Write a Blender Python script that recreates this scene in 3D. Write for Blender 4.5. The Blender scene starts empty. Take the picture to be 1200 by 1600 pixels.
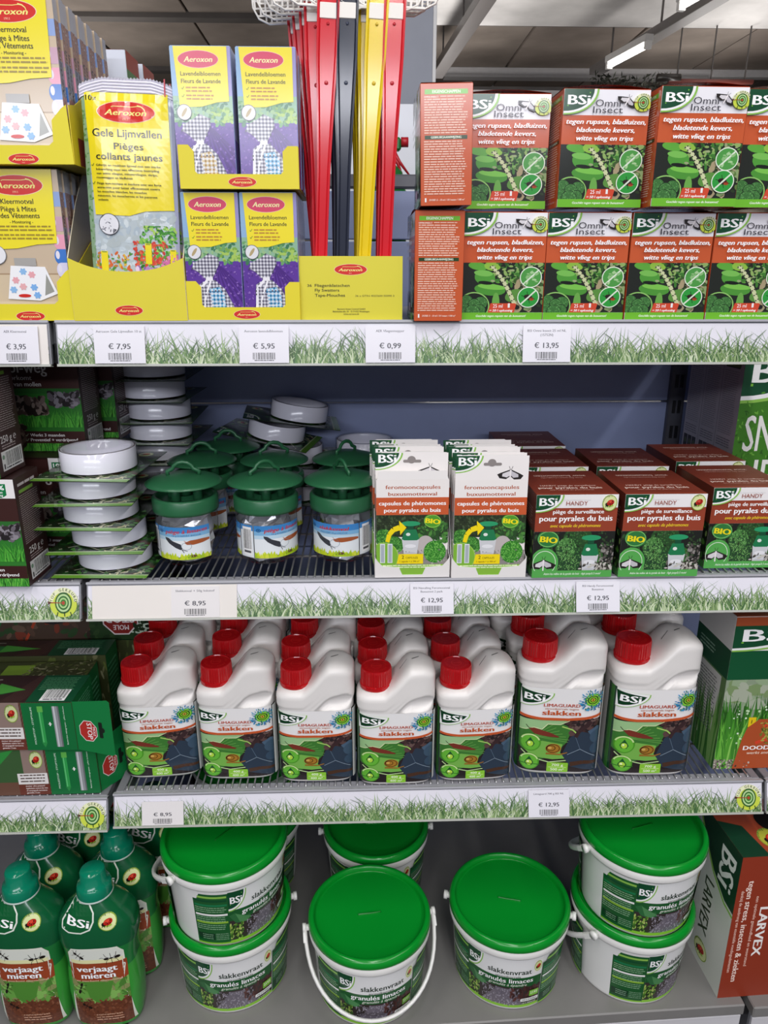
import bpy, bmesh, math, random
import numpy as np
from mathutils import Vector, Matrix
R = math.radians
PI = math.pi
C = bpy.context.scene.collection
SC = bpy.context.scene

# ------------------------------------------------------------------ camera
EX, EZ, FPX = .379, 1.32, 1150.0
TH, PS, RH = R(17.92), R(1.908), R(.035)
fw = Vector((math.sin(PS)*math.cos(TH), math.cos(PS)*math.cos(TH), -math.sin(TH)))
rt = Vector((math.cos(PS), -math.sin(PS), 0))
up = rt.cross(fw)
rt, up = rt*math.cos(RH)+up*math.sin(RH), up*math.cos(RH)-rt*math.sin(RH)
cam = bpy.data.objects.new('camera', bpy.data.cameras.new('camera'))
C.objects.link(cam)
cam.data.sensor_fit = 'VERTICAL'
cam.data.sensor_height = 24
cam.data.sensor_width = 18
cam.data.lens = FPX/1600*24
cam.data.clip_start = .05
cam.matrix_world = Matrix(((rt.x, up.x, -fw.x, EX), (rt.y, up.y, -fw.y, 0), (rt.z, up.z, -fw.z, EZ), (0, 0, 0, 1)))
SC.camera = cam

# ------------------------------------------------------------------ world, lights, exposure
w = bpy.data.worlds.new('world'); SC.world = w; w.use_nodes = True
w.node_tree.nodes['Background'].inputs[0].default_value = (.80, .82, 1.0, 1)
w.node_tree.nodes['Background'].inputs[1].default_value = .36
SC.view_settings.view_transform = 'Standard'
SC.view_settings.look = 'None'
SC.view_settings.gamma = 1
SC.view_settings.exposure = -.12
SC.view_settings.use_curve_mapping = False
SC.cycles.max_bounces = 7
SC.cycles.transparent_max_bounces = 24
SC.cycles.caustics_reflective = False
SC.cycles.caustics_refractive = False


def area(name, loc, sx, sy, power, col, rot=(0, 0, 0)):
    l = bpy.data.lights.new(name, 'AREA'); l.shape = 'RECTANGLE'; l.size = sx; l.size_y = sy
    l.energy = power; l.color = col
    o = bpy.data.objects.new(name, l); C.objects.link(o); o.location = loc; o.rotation_euler = rot
    return o


# rows of ceiling tubes in the aisle behind and above the photographer, and one row across the aisle
area('aisle_tube_light', (-.75, -1.6, 3.1), .14, 4.5, 62, (1, .98, .97))
area('aisle_tube_light', (.62, -1.8, 3.1), .14, 4.5, 66, (1, .98, .97))
area('aisle_tube_light', (2.2, -1.6, 3.1), .14, 4.5, 62, (1, .98, .97))
area('cross_aisle_tube_light', (-.2, -5.2, 2.86), 5.4, .30, 130, (.90, .92, 1.0), (R(75), 0, 0))
# fill pairs added to brighten the far ceiling and the space below it
for x_ in (-2.5, 1.2, 4.2):
    area('far_fill_light', (x_, 7.6, 2.7), .3, 5.0, 48, (1, .97, .94), (R(180), 0, 0))
    area('far_fill_light', (x_, 7.6, 2.72), .3, 5.0, 40, (1, .97, .94))


def at(x, y, Y=None, Z=None):
    d = fw + rt*((x-600)/FPX) - up*((y-800)/FPX)
    t = Y/d.y if Y is not None else (Z-EZ)/d.z
    return Vector((EX+d.x*t, d.y*t, EZ+d.z*t))


# ------------------------------------------------------------------ helpers
def lin(c):
    c = c.lstrip('#')
    if len(c) == 3: c = ''.join(k*2 for k in c)
    o = []
    for i in (0, 2, 4):
        v = int(c[i:i+2], 16)/255
        o.append(v/12.92 if v <= .04045 else ((v+.055)/1.055)**2.4)
    return tuple(o)


def mat_base(name, rough=.4, spec=.5, metal=0, coat=0, noise=0, nscale=40, bump=0, col=None):
    m = bpy.data.materials.new(name); m.use_nodes = True
    nt = m.node_tree; b = nt.nodes['Principled BSDF']
    b.inputs['Roughness'].default_value = rough
    b.inputs['Specular IOR Level'].default_value = spec
    b.inputs['Metallic'].default_value = metal
    b.inputs['Coat Weight'].default_value = coat
    b.inputs['Coat Roughness'].default_value = .06
    if col is None:
        s = nt.nodes.new('ShaderNodeAttribute'); s.attribute_name = 'Col'; src = s.outputs['Color']
    else:
        s = nt.nodes.new('ShaderNodeRGB'); s.outputs[0].default_value = (*lin(col), 1); src = s.outputs[0]
    if noise or bump:
        tc = nt.nodes.new('ShaderNodeTexCoord')
        n = nt.nodes.new('ShaderNodeTexNoise'); n.inputs['Scale'].default_value = nscale; n.inputs['Detail'].default_value = 5
        nt.links.new(tc.outputs['Object'], n.inputs['Vector'])
        if noise:
            mr = nt.nodes.new('ShaderNodeMapRange')
            mr.inputs[1].default_value = .3; mr.inputs[2].default_value = .7
            mr.inputs[3].default_value = 1-noise; mr.inputs[4].default_value = 1+noise*.4
            nt.links.new(n.outputs['Fac'], mr.inputs[0])
            mx = nt.nodes.new('ShaderNodeVectorMath'); mx.operation = 'SCALE'
            nt.links.new(src, mx.inputs[0]); nt.links.new(mr.outputs[0], mx.inputs['Scale'])
            src = mx.outputs[0]
        if bump:
            bp = nt.nodes.new('ShaderNodeBump'); bp.inputs['Strength'].default_value = bump; bp.inputs['Distance'].default_value = .002
            nt.links.new(n.outputs['Fac'], bp.inputs['Height']); nt.links.new(bp.outputs[0], b.inputs['Normal'])
    nt.links.new(src, b.inputs['Base Color'])
    return m


def mat_clear(name, tint=(.97, .98, .98), rough=.04, ior=1.4):
    m = bpy.data.materials.new(name); m.use_nodes = True
    nt = m.node_tree; nt.nodes.remove(nt.nodes['Principled BSDF'])
    t = nt.nodes.new('ShaderNodeBsdfTransparent'); t.inputs[0].default_value = (*tint, 1)
    g = nt.nodes.new('ShaderNodeBsdfGlossy'); g.inputs['Roughness'].default_value = rough
    f = nt.nodes.new('ShaderNodeFresnel')
    # thin film: the same reflectance from either side of the sheet
    ge = nt.nodes.new('ShaderNodeNewGeometry'); mr = nt.nodes.new('ShaderNodeMapRange')
    mr.inputs[3].default_value = ior; mr.inputs[4].default_value = 1/ior
    nt.links.new(ge.outputs['Backfacing'], mr.inputs[0]); nt.links.new(mr.outputs[0], f.inputs[0])
    x = nt.nodes.new('ShaderNodeMixShader')
    nt.links.new(f.outputs[0], x.inputs[0]); nt.links.new(t.outputs[0], x.inputs[1]); nt.links.new(g.outputs[0], x.inputs[2])
    nt.links.new(x.outputs[0], nt.nodes['Material Output'].inputs[0])
    return m


GLOSS = mat_base('glossy_printed_card', .17, .5, noise=.03, nscale=9, bump=.015)
CARD = mat_base('printed_card', .42, .4, noise=.03, nscale=12, bump=.02)
MATTE = mat_base('matte_paper', .75, .2, noise=.04, nscale=60)
FOILBAG = mat_base('plastic_film_print', .16, .6, noise=.02, nscale=8, bump=.5)
PLAST = mat_base('moulded_plastic', .33, .5, noise=.03, nscale=25, bump=.02)
SHINY = mat_base('shiny_plastic', .14, .5, noise=.02, nscale=25)
STEEL = mat_base('grey_powder_coated_steel', .38, .5, noise=.05, nscale=20, bump=.01)
WIRE = mat_base('galvanised_wire', .3, .5, metal=.85, noise=.06, nscale=60)
SILVER = mat_base('crumpled_foil', .25, .6, metal=.55, noise=.1, nscale=60, bump=.8)
CONC = mat_base('cast_concrete', .8, .2, noise=.35, nscale=1.3, bump=.2)
CLEAR = mat_clear('clear_plastic')
BLISTER = mat_clear('clear_blister_film', (.985, .99, .99), .08, 1.18)
COVER = mat_clear('clear_label_cover', (.985, .985, .985), .12, 1.14)
BOTTLEG = mat_base('green_translucent_plastic', .16, .5, noise=.04, nscale=12)
BOTTLEG.node_tree.nodes['Principled BSDF'].inputs['Subsurface Weight'].default_value = .25
BOTTLEG.node_tree.nodes['Principled BSDF'].inputs['Subsurface Radius'].default_value = (.004, .02, .004)


def obj_new(name, me, parent=None):
    o = bpy.data.objects.new(name, me); C.objects.link(o)
    if parent: o.parent = parent
    return o


def tag(o, label=None, cat=None, group=None, kind=None):
    if label: o['label'] = label
    if cat: o['category'] = cat
    if group: o['group'] = group
    if kind: o['kind'] = kind
    return o


def thing(name, label, cat, loc=(0, 0, 0), rz=0, group=None):
    o = obj_new(name, None); o.location = loc; o.rotation_euler = (0, 0, rz); o.empty_display_size = .02
    return tag(o, label, cat, group)


def dup(o, loc=None, rot=None, label=None, group=None, parent=None):
    c = o.copy(); C.objects.link(c)
    if parent is not None: c.parent = parent
    if loc is not None: c.location = loc
    if rot is not None: c.rotation_euler = rot
    if label: c['label'] = label
    if group: c['group'] = group
    for ch in list(o.children): dup(ch, parent=c)
    return c


class MB:
    def __init__(s):
        s.v = []; s.f = []; s.c = []; s.m = []; s.s = []; s.n = 0

    def add(s, vs, fs, col, mi=0, smooth=False):
        b = s.n; vs = [tuple(p) for p in vs]; s.v += vs; s.n += len(vs)
        for i, f in enumerate(fs):
            s.f.append(tuple(b+k for k in f))
            s.c.append(lin(col) if isinstance(col, str) else (lin(col[i]) if isinstance(col, list) else col))
            s.m.append(mi); s.s.append(smooth)
        return s

    def box(s, x0, y0, z0, x1, y1, z1, col, bev=0, mi=0, T=None):
        if bev <= 0:
            vs = [(x, y, z) for z in (z0, z1) for y in (y0, y1) for x in (x0, x1)]
            fs = [(0, 2, 3, 1), (4, 5, 7, 6), (0, 1, 5, 4), (2, 6, 7, 3), (0, 4, 6, 2), (1, 3, 7, 5)]
        else:
            vs = []; ix = {}
            for a, x in enumerate((x0, x1)):
                for b, y in enumerate((y0, y1)):
                    for c, z in enumerate((z0, z1)):
                        ex = x+(bev if a == 0 else -bev); ey = y+(bev if b == 0 else -bev); ez = z+(bev if c == 0 else -bev)
                        ix[a, b, c, 0] = len(vs); vs.append((x, ey, ez))
                        ix[a, b, c, 1] = len(vs); vs.append((ex, y, ez))
                        ix[a, b, c, 2] = len(vs); vs.append((ex, ey, z))
            fs = []
            for a in (0, 1):
                q = [ix[a, 0, 0, 0], ix[a, 1, 0, 0], ix[a, 1, 1, 0], ix[a, 0, 1, 0]]; fs.append(q if a else q[::-1])
                q = [ix[0, a, 0, 1], ix[1, a, 0, 1], ix[1, a, 1, 1], ix[0, a, 1, 1]]; fs.append(q[::-1] if a else q)
                q = [ix[0, 0, a, 2], ix[1, 0, a, 2], ix[1, 1, a, 2], ix[0, 1, a, 2]]; fs.append(q if a else q[::-1])
            for a in (0, 1):
                for b in (0, 1):
                    fs.append([ix[a, b, 0, 0], ix[a, b, 1, 0], ix[a, b, 1, 1], ix[a, b, 0, 1]])
                    fs.append([ix[a, 0, b, 0], ix[a, 1, b, 0], ix[a, 1, b, 2], ix[a, 0, b, 2]])
                    fs.append([ix[0, a, b, 1], ix[1, a, b, 1], ix[1, a, b, 2], ix[0, a, b, 2]])
            for k in [(a, b, c) for a in (0, 1) for b in (0, 1) for c in (0, 1)]:
                fs.append([ix[(*k, 0)], ix[(*k, 1)], ix[(*k, 2)]])
        if T is not None: vs = [T @ Vector(p) for p in vs]
        return s.add(vs, fs, col, mi)

    def lathe(s, prof, n, col, mi=0, smooth=True, T=None, rib=0):
        # prof: list of (r, z) or (r, z, col) ; colour of a row = colour of its lower point
        vs = []; fs = []; cs = []
        for k, p in enumerate(prof):
            for i in range(n):
                a = 2*PI*i/n; r = p[0]
                if rib and len(p) > 3 and i % 2: r -= rib
                vs.append((r*math.cos(a), r*math.sin(a), p[1]))
        for k in range(len(prof)-1):
            for i in range(n):
                j = (i+1) % n
                fs.append((k*n+i, k*n+j, (k+1)*n+j, (k+1)*n+i))
                cs.append(prof[k][2] if len(prof[k]) > 2 and prof[k][2] else col)
        if T is not None: vs = [T @ Vector(p) for p in vs]
        return s.add(vs, fs, cs, mi, smooth)

    def tube(s, pts, r, col, n=8, mi=0, flat=1.0, closed=False, r2=None):
        pts = [Vector(p) for p in pts]; vs = []; fs = []; N = len(pts); pu = None
        for k, p in enumerate(pts):
            if closed: t = pts[(k+1) % N]-pts[k-1]
            else: t = pts[min(k+1, N-1)]-pts[max(k-1, 0)]
            t.normalize()
            if pu is None:
                pu = Vector((0, 0, 1)) if abs(t.z) < .9 else Vector((0, 1, 0))
            u_ = t.cross(pu).normalized(); v_ = u_.cross(t).normalized(); pu = v_
            rr = r if r2 is None else r+(r2-r)*k/(N-1)
            for i in range(n):
                a = 2*PI*i/n; vs.append(p+u_*(rr*math.cos(a))+v_*(rr*flat*math.sin(a)))
        for k in range(N if closed else N-1):
            for i in range(n):
                j = (i+1) % n; k2 = (k+1) % N
                fs.append((k*n+i, k*n+j, k2*n+j, k2*n+i))
        if not closed:
            fs.append(tuple(range(n))[::-1]); fs.append(tuple((N-1)*n+i for i in range(n)))
        return s.add(vs, fs, col, mi, True)

    def art(s, a, fn, mi=0, du=None, dv=None, smooth=False):
        P = a.polys if du is None else a.strips(du)
        if dv: P = a.strips(dv, 1, P)
        if not P: return s
        allp = np.concatenate([p for p, c, z in P])
        zz = np.concatenate([np.full(len(p), z) for p, c, z in P])
        xyz = fn(allp[:, 0]/a.W, 1-allp[:, 1]/a.H, zz)
        base = s.n; s.v += [tuple(q) for q in xyz.tolist()]; s.n += len(xyz); k = base
        for p, c, z in P:
            n = len(p); s.f.append(tuple(range(k+n-1, k-1, -1)) if area2(p) > 0 else tuple(range(k, k+n)))
            s.c.append(c); s.m.append(mi); s.s.append(smooth); k += n
        return s

    def mesh(s, name, mats):
        me = bpy.data.meshes.new(name); me.from_pydata(s.v, [], s.f)
        for m in mats: me.materials.append(m)
        me.polygons.foreach_set('material_index', s.m)
        me.polygons.foreach_set('use_smooth', s.s)
        ca = me.color_attributes.new('Col', 'FLOAT_COLOR', 'CORNER')
        tot = np.empty(len(s.f), dtype=np.int32); me.polygons.foreach_get('loop_total', tot)
        cc = np.array([(*c[:3], 1) for c in s.c], dtype=np.float32)
        ca.data.foreach_set('color', np.repeat(cc, tot, axis=0).ravel())
        me.update()
        return me

    def build(s, name, mats, parent=None):
        if not isinstance(mats, (list, tuple)): mats = [mats]
        return obj_new(name, s.mesh(name, mats), parent)


def area2(p):
    x, y = p[:, 0], p[:, 1]
    return float(np.dot(x, np.roll(y, -1))-np.dot(y, np.roll(x, -1)))


def clip_half(pts, ax, lim, keep_less):
    out = []; n = len(pts)
    for i in range(n):
        a = pts[i]; b = pts[(i+1) % n]
        ia = (a[ax] <= lim) if keep_less else (a[ax] >= lim)
        ib = (b[ax] <= lim) if keep_less else (b[ax] >= lim)
        if ia: out.append(a)
        if ia != ib:
            t = (lim-a[ax])/(b[ax]-a[ax]); out.append((a[0]+(b[0]-a[0])*t, a[1]+(b[1]-a[1])*t))
    return out


_tc = {}
_cap = []


def text_mesh(st, bold, ital):
    key = (st, ital)
    if key in _tc: return _tc[key]
    cu = bpy.data.curves.new('t', 'FONT'); cu.body = st; cu.resolution_u = 2; cu.size = 1
    cu.shear = .25 if ital else 0
    ob = bpy.data.objects.new('t', cu); C.objects.link(ob)
    dg = bpy.context.evaluated_depsgraph_get(); me = bpy.data.meshes.new_from_object(ob.evaluated_get(dg))
    vs = np.array([v.co[:2] for v in me.vertices]) if len(me.vertices) else np.zeros((0, 2))
    fs = [tuple(p.vertices) for p in me.polygons]
    bpy.data.objects.remove(ob); bpy.data.curves.remove(cu); bpy.data.meshes.remove(me)
    _tc[key] = (vs, fs); return vs, fs


class Art:
    """flat print drawn in its own units, x to the right and y down"""
    def __init__(s, W, H, bg=None, seed=1):
        s.W = W; s.H = H; s.polys = []; s.z = 0.0; s.k = 0; s.clip = (0, 0, W, H); s.rnd = random.Random(seed)
        if bg: s.rect(0, 0, W, H, bg)

    def layer(s): s.z += 2.2e-5; s.k = 0

    def put(s, pts, col, clip=True):
        if clip:
            x0, y0, x1, y1 = s.clip
            xs = [p[0] for p in pts]; ys = [p[1] for p in pts]
            if min(xs) < x0: pts = clip_half(pts, 0, x0, False)
            if pts and max(xs) > x1: pts = clip_half(pts, 0, x1, True)
            if pts and min(ys) < y0: pts = clip_half(pts, 1, y0, False)
            if pts and max(ys) > y1: pts = clip_half(pts, 1, y1, True)
            if len(pts) < 3: return
        s.k = (s.k+1) % 60
        s.polys.append((np.array(pts, dtype=float), lin(col) if isinstance(col, str) else col, s.z+s.k*2.5e-6))
        if s.k == 59: s.z += 6e-5 if False else 0

    def poly(s, pts, col): s.layer(); s.put(list(pts), col)
    def rect(s, x0, y0, x1, y1, col): s.poly([(x0, y0), (x1, y0), (x1, y1), (x0, y1)], col)

    def rrect(s, x0, y0, x1, y1, r, col, n=4):
        pts = []
        for cx, cy, a0 in ((x1-r, y0+r, -90), (x1-r, y1-r, 0), (x0+r, y1-r, 90), (x0+r, y0+r, 180)):
            for i in range(n+1):
                a = R(a0+90*i/n); pts.append((cx+r*math.cos(a), cy+r*math.sin(a)))
        s.poly(pts, col)

    def ellp(s, cx, cy, rx, ry, n=20, rot=0):
        c, q = math.cos(rot), math.sin(rot)
        return [(cx+rx*math.cos(2*PI*i/n)*c-ry*math.sin(2*PI*i/n)*q, cy+rx*math.cos(2*PI*i/n)*q+ry*math.sin(2*PI*i/n)*c) for i in range(n)]

    def ell(s, cx, cy, rx, ry, col, n=28, rot=0): s.poly(s.ellp(cx, cy, rx, ry, n, rot), col)

    def ring(s, cx, cy, rx, ry, w, col, n=32, a0=0, a1=360):
        s.layer()
        for i in range(n):
            a = R(a0+(a1-a0)*i/n); b = R(a0+(a1-a0)*(i+1)/n)
            s.put([(cx+rx*math.cos(a), cy+ry*math.sin(a)), (cx+rx*math.cos(b), cy+ry*math.sin(b)),
                   (cx+(rx-w)*math.cos(b), cy+(ry-w)*math.sin(b)), (cx+(rx-w)*math.cos(a), cy+(ry-w)*math.sin(a))], col)

    def line(s, pts, w, col, w2=None):
        s.layer()
        for i in range(len(pts)-1):
            (ax, ay), (bx, by) = pts[i], pts[i+1]; L = math.hypot(bx-ax, by-ay) or 1
            wa = w if w2 is None else w+(w2-w)*i/(len(pts)-1); wb = w if w2 is None else w+(w2-w)*(i+1)/(len(pts)-1)
            nx, ny = -(by-ay)/L/2, (bx-ax)/L/2
            s.put([(ax+nx*wa, ay+ny*wa), (bx+nx*wb, by+ny*wb), (bx-nx*wb, by-ny*wb), (ax-nx*wa, ay-ny*wa)], col)

    def text(s, st, x, y, h, col, w=None, bold=1, ital=False, al='c', rot=0, arc=None):
        """baseline at y, cap height h; w = exact width if given"""
        if not _cap:
            v, _ = text_mesh('H', 0, False); _cap.append(v[:, 1].max())
        vs, fs = text_mesh(st, bold, ital)
        if not len(fs): return
        s.layer(); k = h/_cap[0]; x0, x1 = vs[:, 0].min(), vs[:, 0].max()
        kx = k if w is None else w/(x1-x0); ww = (x1-x0)*kx
        off = {'c': -ww/2, 'l': 0, 'r': -ww}[al]
        px = (vs[:, 0]-x0)*kx+off; py = -vs[:, 1]*k
        if rot:
            c, q = math.cos(rot), math.sin(rot); px, py = px*c-py*q, px*q+py*c
        px = px+x; py = py+y; cc = lin(col)
        s.z += 1e-5
        P = np.stack([px, py], 1); dd = .035*h*bold*min(1.3, max(.5, kx/k))
        for o_ in ((0,) if bold < .35 else (-dd, dd) if bold < 1.25 else (-dd, 0, dd)):
            Q = P+np.array((o_*math.cos(rot), o_*math.sin(rot)))
            s.z += 7e-6
            for f in fs: s.polys.append((Q[list(f)], cc, s.z))

    def arctext(s, st, cx, cy, r, h, col, a0, a1, bold=1):
        n = len(st)
        for i, ch in enumerate(st):
            if ch == ' ': continue
            a = R(a0+(a1-a0)*(i+.5)/n)
            s.text(ch, cx+r*math.cos(a), cy+r*math.sin(a), h, col, bold=bold, rot=a+PI/2)

    def para(s, x0, y0, x1, n, lh, col, th=.38, rag=.12, wl=(2, 8)):
        """body copy too small to read: rows of word-long strokes"""
        s.layer()
        for i in range(n):
            y = y0+i*lh; x = x0; xe = x1-s.rnd.random()*rag*(x1-x0)
            while x < xe:
                wd = s.rnd.uniform(*wl)*lh*.42
                s.put([(x, y), (min(x+wd, xe), y), (min(x+wd, xe), y+lh*th), (x, y+lh*th)], col); x += wd+lh*.3

    def blades(s, x0, y0, x1, n, h, pal, wd=2, lean=.5, hv=.6):
        s.layer(); r = s.rnd
        for i in range(n):
            x = r.uniform(x0, x1); hh = h*(1-hv*r.random()**1.0); l = r.gauss(0, lean)*hh; w_ = wd*r.uniform(.5, 1.2); c = r.choice(pal)
            m = l*.35; yb = y0
            s.put([(x-w_/2, yb), (x+m-w_*.4, yb-hh*.55), (x+l, yb-hh), (x+m+w_*.4, yb-hh*.55), (x+w_/2, yb)], c)
            if i % 50 == 49: s.z += 2e-5

    def blobs(s, x0, y0, x1, y1, n, size, pal, asp=.5, k=7):
        s.layer(); r = s.rnd
        for i in range(n):
            a = r.uniform(0, PI); q = size*r.uniform(.5, 1.3)
            s.put(s.ellp(r.uniform(x0, x1), r.uniform(y0, y1), q, q*asp, k, a), r.choice(pal))
            if i % 50 == 49: s.z += 2e-5

    def ball(s, cx, cy, r_, dark='#1d4019', pal=('#3c7a2c', '#5a9a3e', '#2c5f22'), n=110, d=.075):
        s.ell(cx, cy, r_, r_, dark, 24); s.layer(); r = s.rnd
        for i in range(n):
            a = r.uniform(0, 2*PI); q = math.sqrt(r.random())*.95
            s.put(s.ellp(cx+r_*q*math.cos(a), cy+r_*q*math.sin(a), r_*d, r_*d*.6, 5, r.uniform(0, PI)), r.choice(pal))

    def strips(s, du, ax=0, P=None):
        out = []
        for p, c, z in (s.polys if P is None else P):
            x0, x1 = p[:, ax].min(), p[:, ax].max()
            if x1-x0 <= du*1.2: out.append((p, c, z)); continue
            k0 = int(math.floor(x0/du)); k1 = int(math.ceil(x1/du)); rest = [tuple(q) for q in p]
            for k in range(k0, k1):
                a = clip_half(rest, ax, (k+1)*du, True)
                if len(a) >= 3: out.append((np.array(a), c, z))
                rest = clip_half(rest, ax, (k+1)*du, False)
                if len(rest) < 3: break
        return out


def face_fn(kind, w, d, h, e=1e-4):
    # x centred, front at y=-d/2, z from 0
    def fn(u, v, z):
        z = z+e
        if kind == 'front': return np.stack([(u-.5)*w, -d/2-z, v*h], 1)
        if kind == 'back': return np.stack([(.5-u)*w, d/2+z, v*h], 1)
        if kind == 'right': return np.stack([w/2+z, (u-.5)*d, v*h], 1)
        if kind == 'left': return np.stack([-w/2-z, (.5-u)*d, v*h], 1)
        if kind == 'top': return np.stack([(u-.5)*w, (v-.5)*d, h+z], 1)
    return fn


def carton(name, w, d, h, body, arts, mat=CARD, bev=.0008, parent=None, inner=None):
    m = MB(); m.box(-w/2, -d/2, 0, w/2, d/2, h, body, bev)
    for k, a in arts.items(): m.art(a, face_fn(k, w, d, h))
    return m.build(name, mat, parent)


def plane_fn(o, U, V, N=None):
    o = np.array(o, float); U = np.array(U, float); V = np.array(V, float)
    N = np.cross(U, V) if N is None else np.array(N, float); N = N/np.linalg.norm(N)
    return lambda u, v, z: o+u[:, None]*U+v[:, None]*V+(z+1e-4)[:, None]*N
# ------------------------------------------------------------------ printed artwork
G_DK, G_MID, G_LT = '#0f4a2c', '#2f7d32', '#7cc142'
ORG, BRN = '#c85a30', '#7a3422'
GRASS = ['#4f8f35', '#6aa648', '#87bb62', '#3a7330', '#a4c87c', '#58933f']
LEAF = ['#3f7a2e', '#5d9a3c', '#2d5a24', '#79ad55', '#1d3d1a', '#8fae62']


def bsi(a, x, y, w, h, th=None, white='#f4f4f4'):
    """rounded corner field with the white BSi wordmark and two swooshes"""
    def q(k): return [(x, y)]+[(x+w*k*math.cos(R(t))**.95, y+h*k*math.sin(R(t))**.95) for t in range(0, 91, 9)]
    a.poly(q(1.0), '#8cc152'); a.poly(q(.94), white); a.poly(q(.86), G_DK)
    a.text('BSi', x+w*.43, y+h*.60, (th or h*.36)*1.08, '#ffffff', w=w*.62, bold=1.5)
    a.rect(x+w*.72, y+h*.12, x+w*.75, y+h*.17, G_LT); a.rect(x+w*.10, y+h*.62, x+w*.13, y+h*.67, G_LT)


def aerox(a, cx, cy, rx, ry, red='#d5261d'):
    a.ell(cx, cy, rx, ry, '#f3d9c0'); a.ell(cx, cy, rx*.97, ry*.95, red)
    a.text('Aeroxon', cx-rx*.02, cy+ry*.30, ry*.52, '#f6ee8a', w=rx*1.42, bold=1.2, ital=True)
    a.text('1911', cx-rx*.03, cy+ry*.75, ry*.2, '#f2c9a0', bold=.6)
    a.line([(cx-rx*.5, cy-ry*.42), (cx-rx*.44, cy-ry*.5), (cx+rx*.2, cy-ry*.48), (cx+rx*.42, cy-ry*.55)], ry*.06, '#f6ee8a')
    a.line([(cx+rx*.38, cy-ry*.6), (cx+rx*.52, cy-ry*.52), (cx+rx*.62, cy-ry*.3), (cx+rx*.66, cy)], ry*.14, '#f6ee8a', ry*.05)


def target(a, cx, cy, r, words=True, tilt=.85):
    if words:
        a.ell(cx, cy+r*.2, r*1.35, r*1.15, '#c9d84a'); a.ring(cx, cy, r*1.48, r*1.42, r*.42, '#e8ecc0', 24, -175, -5)
        a.arctext('TOP GEKEURD', cx, cy, r*1.12, r*.26, '#3d4a2a', -178, -2, .8)
    for k, (q, c) in enumerate(((1, '#2c5e22'), (.84, '#b9d79a'), (.66, '#2f6a26'), (.5, '#a8cf86'), (.34, '#3d7a2c'), (.18, '#b5442a'))):
        a.ell(cx, cy, r*q*tilt, r*q, c)
    for dx in (-.55, .1, .7): a.line([(cx+r*dx, cy+r*.85), (cx+r*dx*1.2, cy+r*1.25)], r*.09, '#23401c')
    a.line([(cx-r*1.35, cy-r*.05), (cx, cy)], r*.08, '#a8402a'); a.poly([(cx-r*1.55, cy-r*.2), (cx-r*1.2, cy-r*.05), (cx-r*1.55, cy+r*.12)], '#5a2a20')


def ladybird(a, cx, cy, r, pale='#dfe6a8'):
    a.ell(cx, cy, r, r, pale); a.ring(cx, cy, r, r, r*.09, '#8fae3c')
    a.arctext('ecologic', cx, cy, r*.84, r*.22, '#3d5a20', -175, -70, .5)
    a.ell(cx-r*.05, cy+r*.30, r*.55, r*.18, '#9cc24a'); a.ell(cx-r*.38, cy+r*.18, r*.25, r*.22, '#1d1512', rot=.5)
    a.ell(cx+r*.08, cy-r*.05, r*.5, r*.36, '#b51f14', rot=-.35); a.ell(cx+r*.0, cy-r*.15, r*.3, r*.16, '#dd4a34', rot=-.4)
    for dx, dy in ((.05, .1), (.3, -.2), (.32, .08), (-.12, -.02)): a.ell(cx+r*dx, cy+r*dy, r*.07, r*.07, '#1d1512', 8)
    for dx in (-.45, -.2, .1): a.line([(cx+r*dx, cy+r*.2), (cx+r*(dx-.12), cy+r*.52)], r*.06, '#1d1512')


def moth(a, cx, cy, s, rot=0):
    def T(p): c, q = math.cos(rot), math.sin(rot); return [(cx+(x*c-y*q)*s, cy+(x*q+y*c)*s) for x, y in p]
    a.poly(T([(0, -.28), (-.75, .0), (-1, .12), (-.8, .38), (-.3, .42), (0, .2), (.3, .42), (.8, .38), (1, .12), (.75, .0)]), '#241f1e')
    a.poly(T([(0, -.2), (-.6, .05), (-.62, .24), (-.25, .3), (0, .12)]), '#dcd8dc'); a.poly(T([(0, -.2), (.6, .05), (.62, .24), (.25, .3), (0, .12)]), '#c6c2c8')
    a.poly(T([(-.06, -.25), (.06, -.25), (.05, .5), (0, .62), (-.05, .5)]), '#efe9ea')
    a.line(T([(-.03, -.25), (-.14, -.5)]), s*.03, '#241f1e'); a.line(T([(.03, -.25), (.14, -.5)]), s*.03, '#241f1e')


def ant(a, cx, cy, s, rot=0):
    def P(x, y): c, q = math.cos(rot), math.sin(rot); return (cx+(x*c-y*q)*s, cy+(x*q+y*c)*s)
    for x, rx, ry in ((-.7, .3, .17), (-.1, .24, .1), (.62, .36, .2)):
        p = P(x, 0); a.ell(p[0], p[1], rx*s, ry*s, '#1c1512', 12, rot)
    for x in (-.25, -.1, .05):
        for d in (-1, 1):
            a.line([P(x, 0), P(x+(x+.1)*3, .3*d), P(x+(x+.1)*4, .75*d)], s*.05, '#1c1512')
    a.line([P(-.95, -.05), P(-1.2, -.3), P(-1.5, -.2)], s*.04, '#1c1512')


def barcode(a, x0, y0, x1, y1, bg='#f2f2f2'):
    if bg: a.rect(x0, y0, x1, y1, bg)
    a.layer(); x = x0+(x1-x0)*.06; W = x1-x0
    while x < x1-W*.06:
        b = a.rnd.choice((.010, .018, .03))*W; a.put([(x, y0+(y1-y0)*.08), (x+b, y0+(y1-y0)*.08), (x+b, y1-(y1-y0)*.22), (x, y1-(y1-y0)*.22)], '#2a2a2c')
        x += b+a.rnd.choice((.012, .02, .03))*W
    a.para(x0+W*.12, y1-(y1-y0)*.16, x1-W*.1, 1, (y1-y0)*.16, '#55555a', .5, .02)


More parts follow.
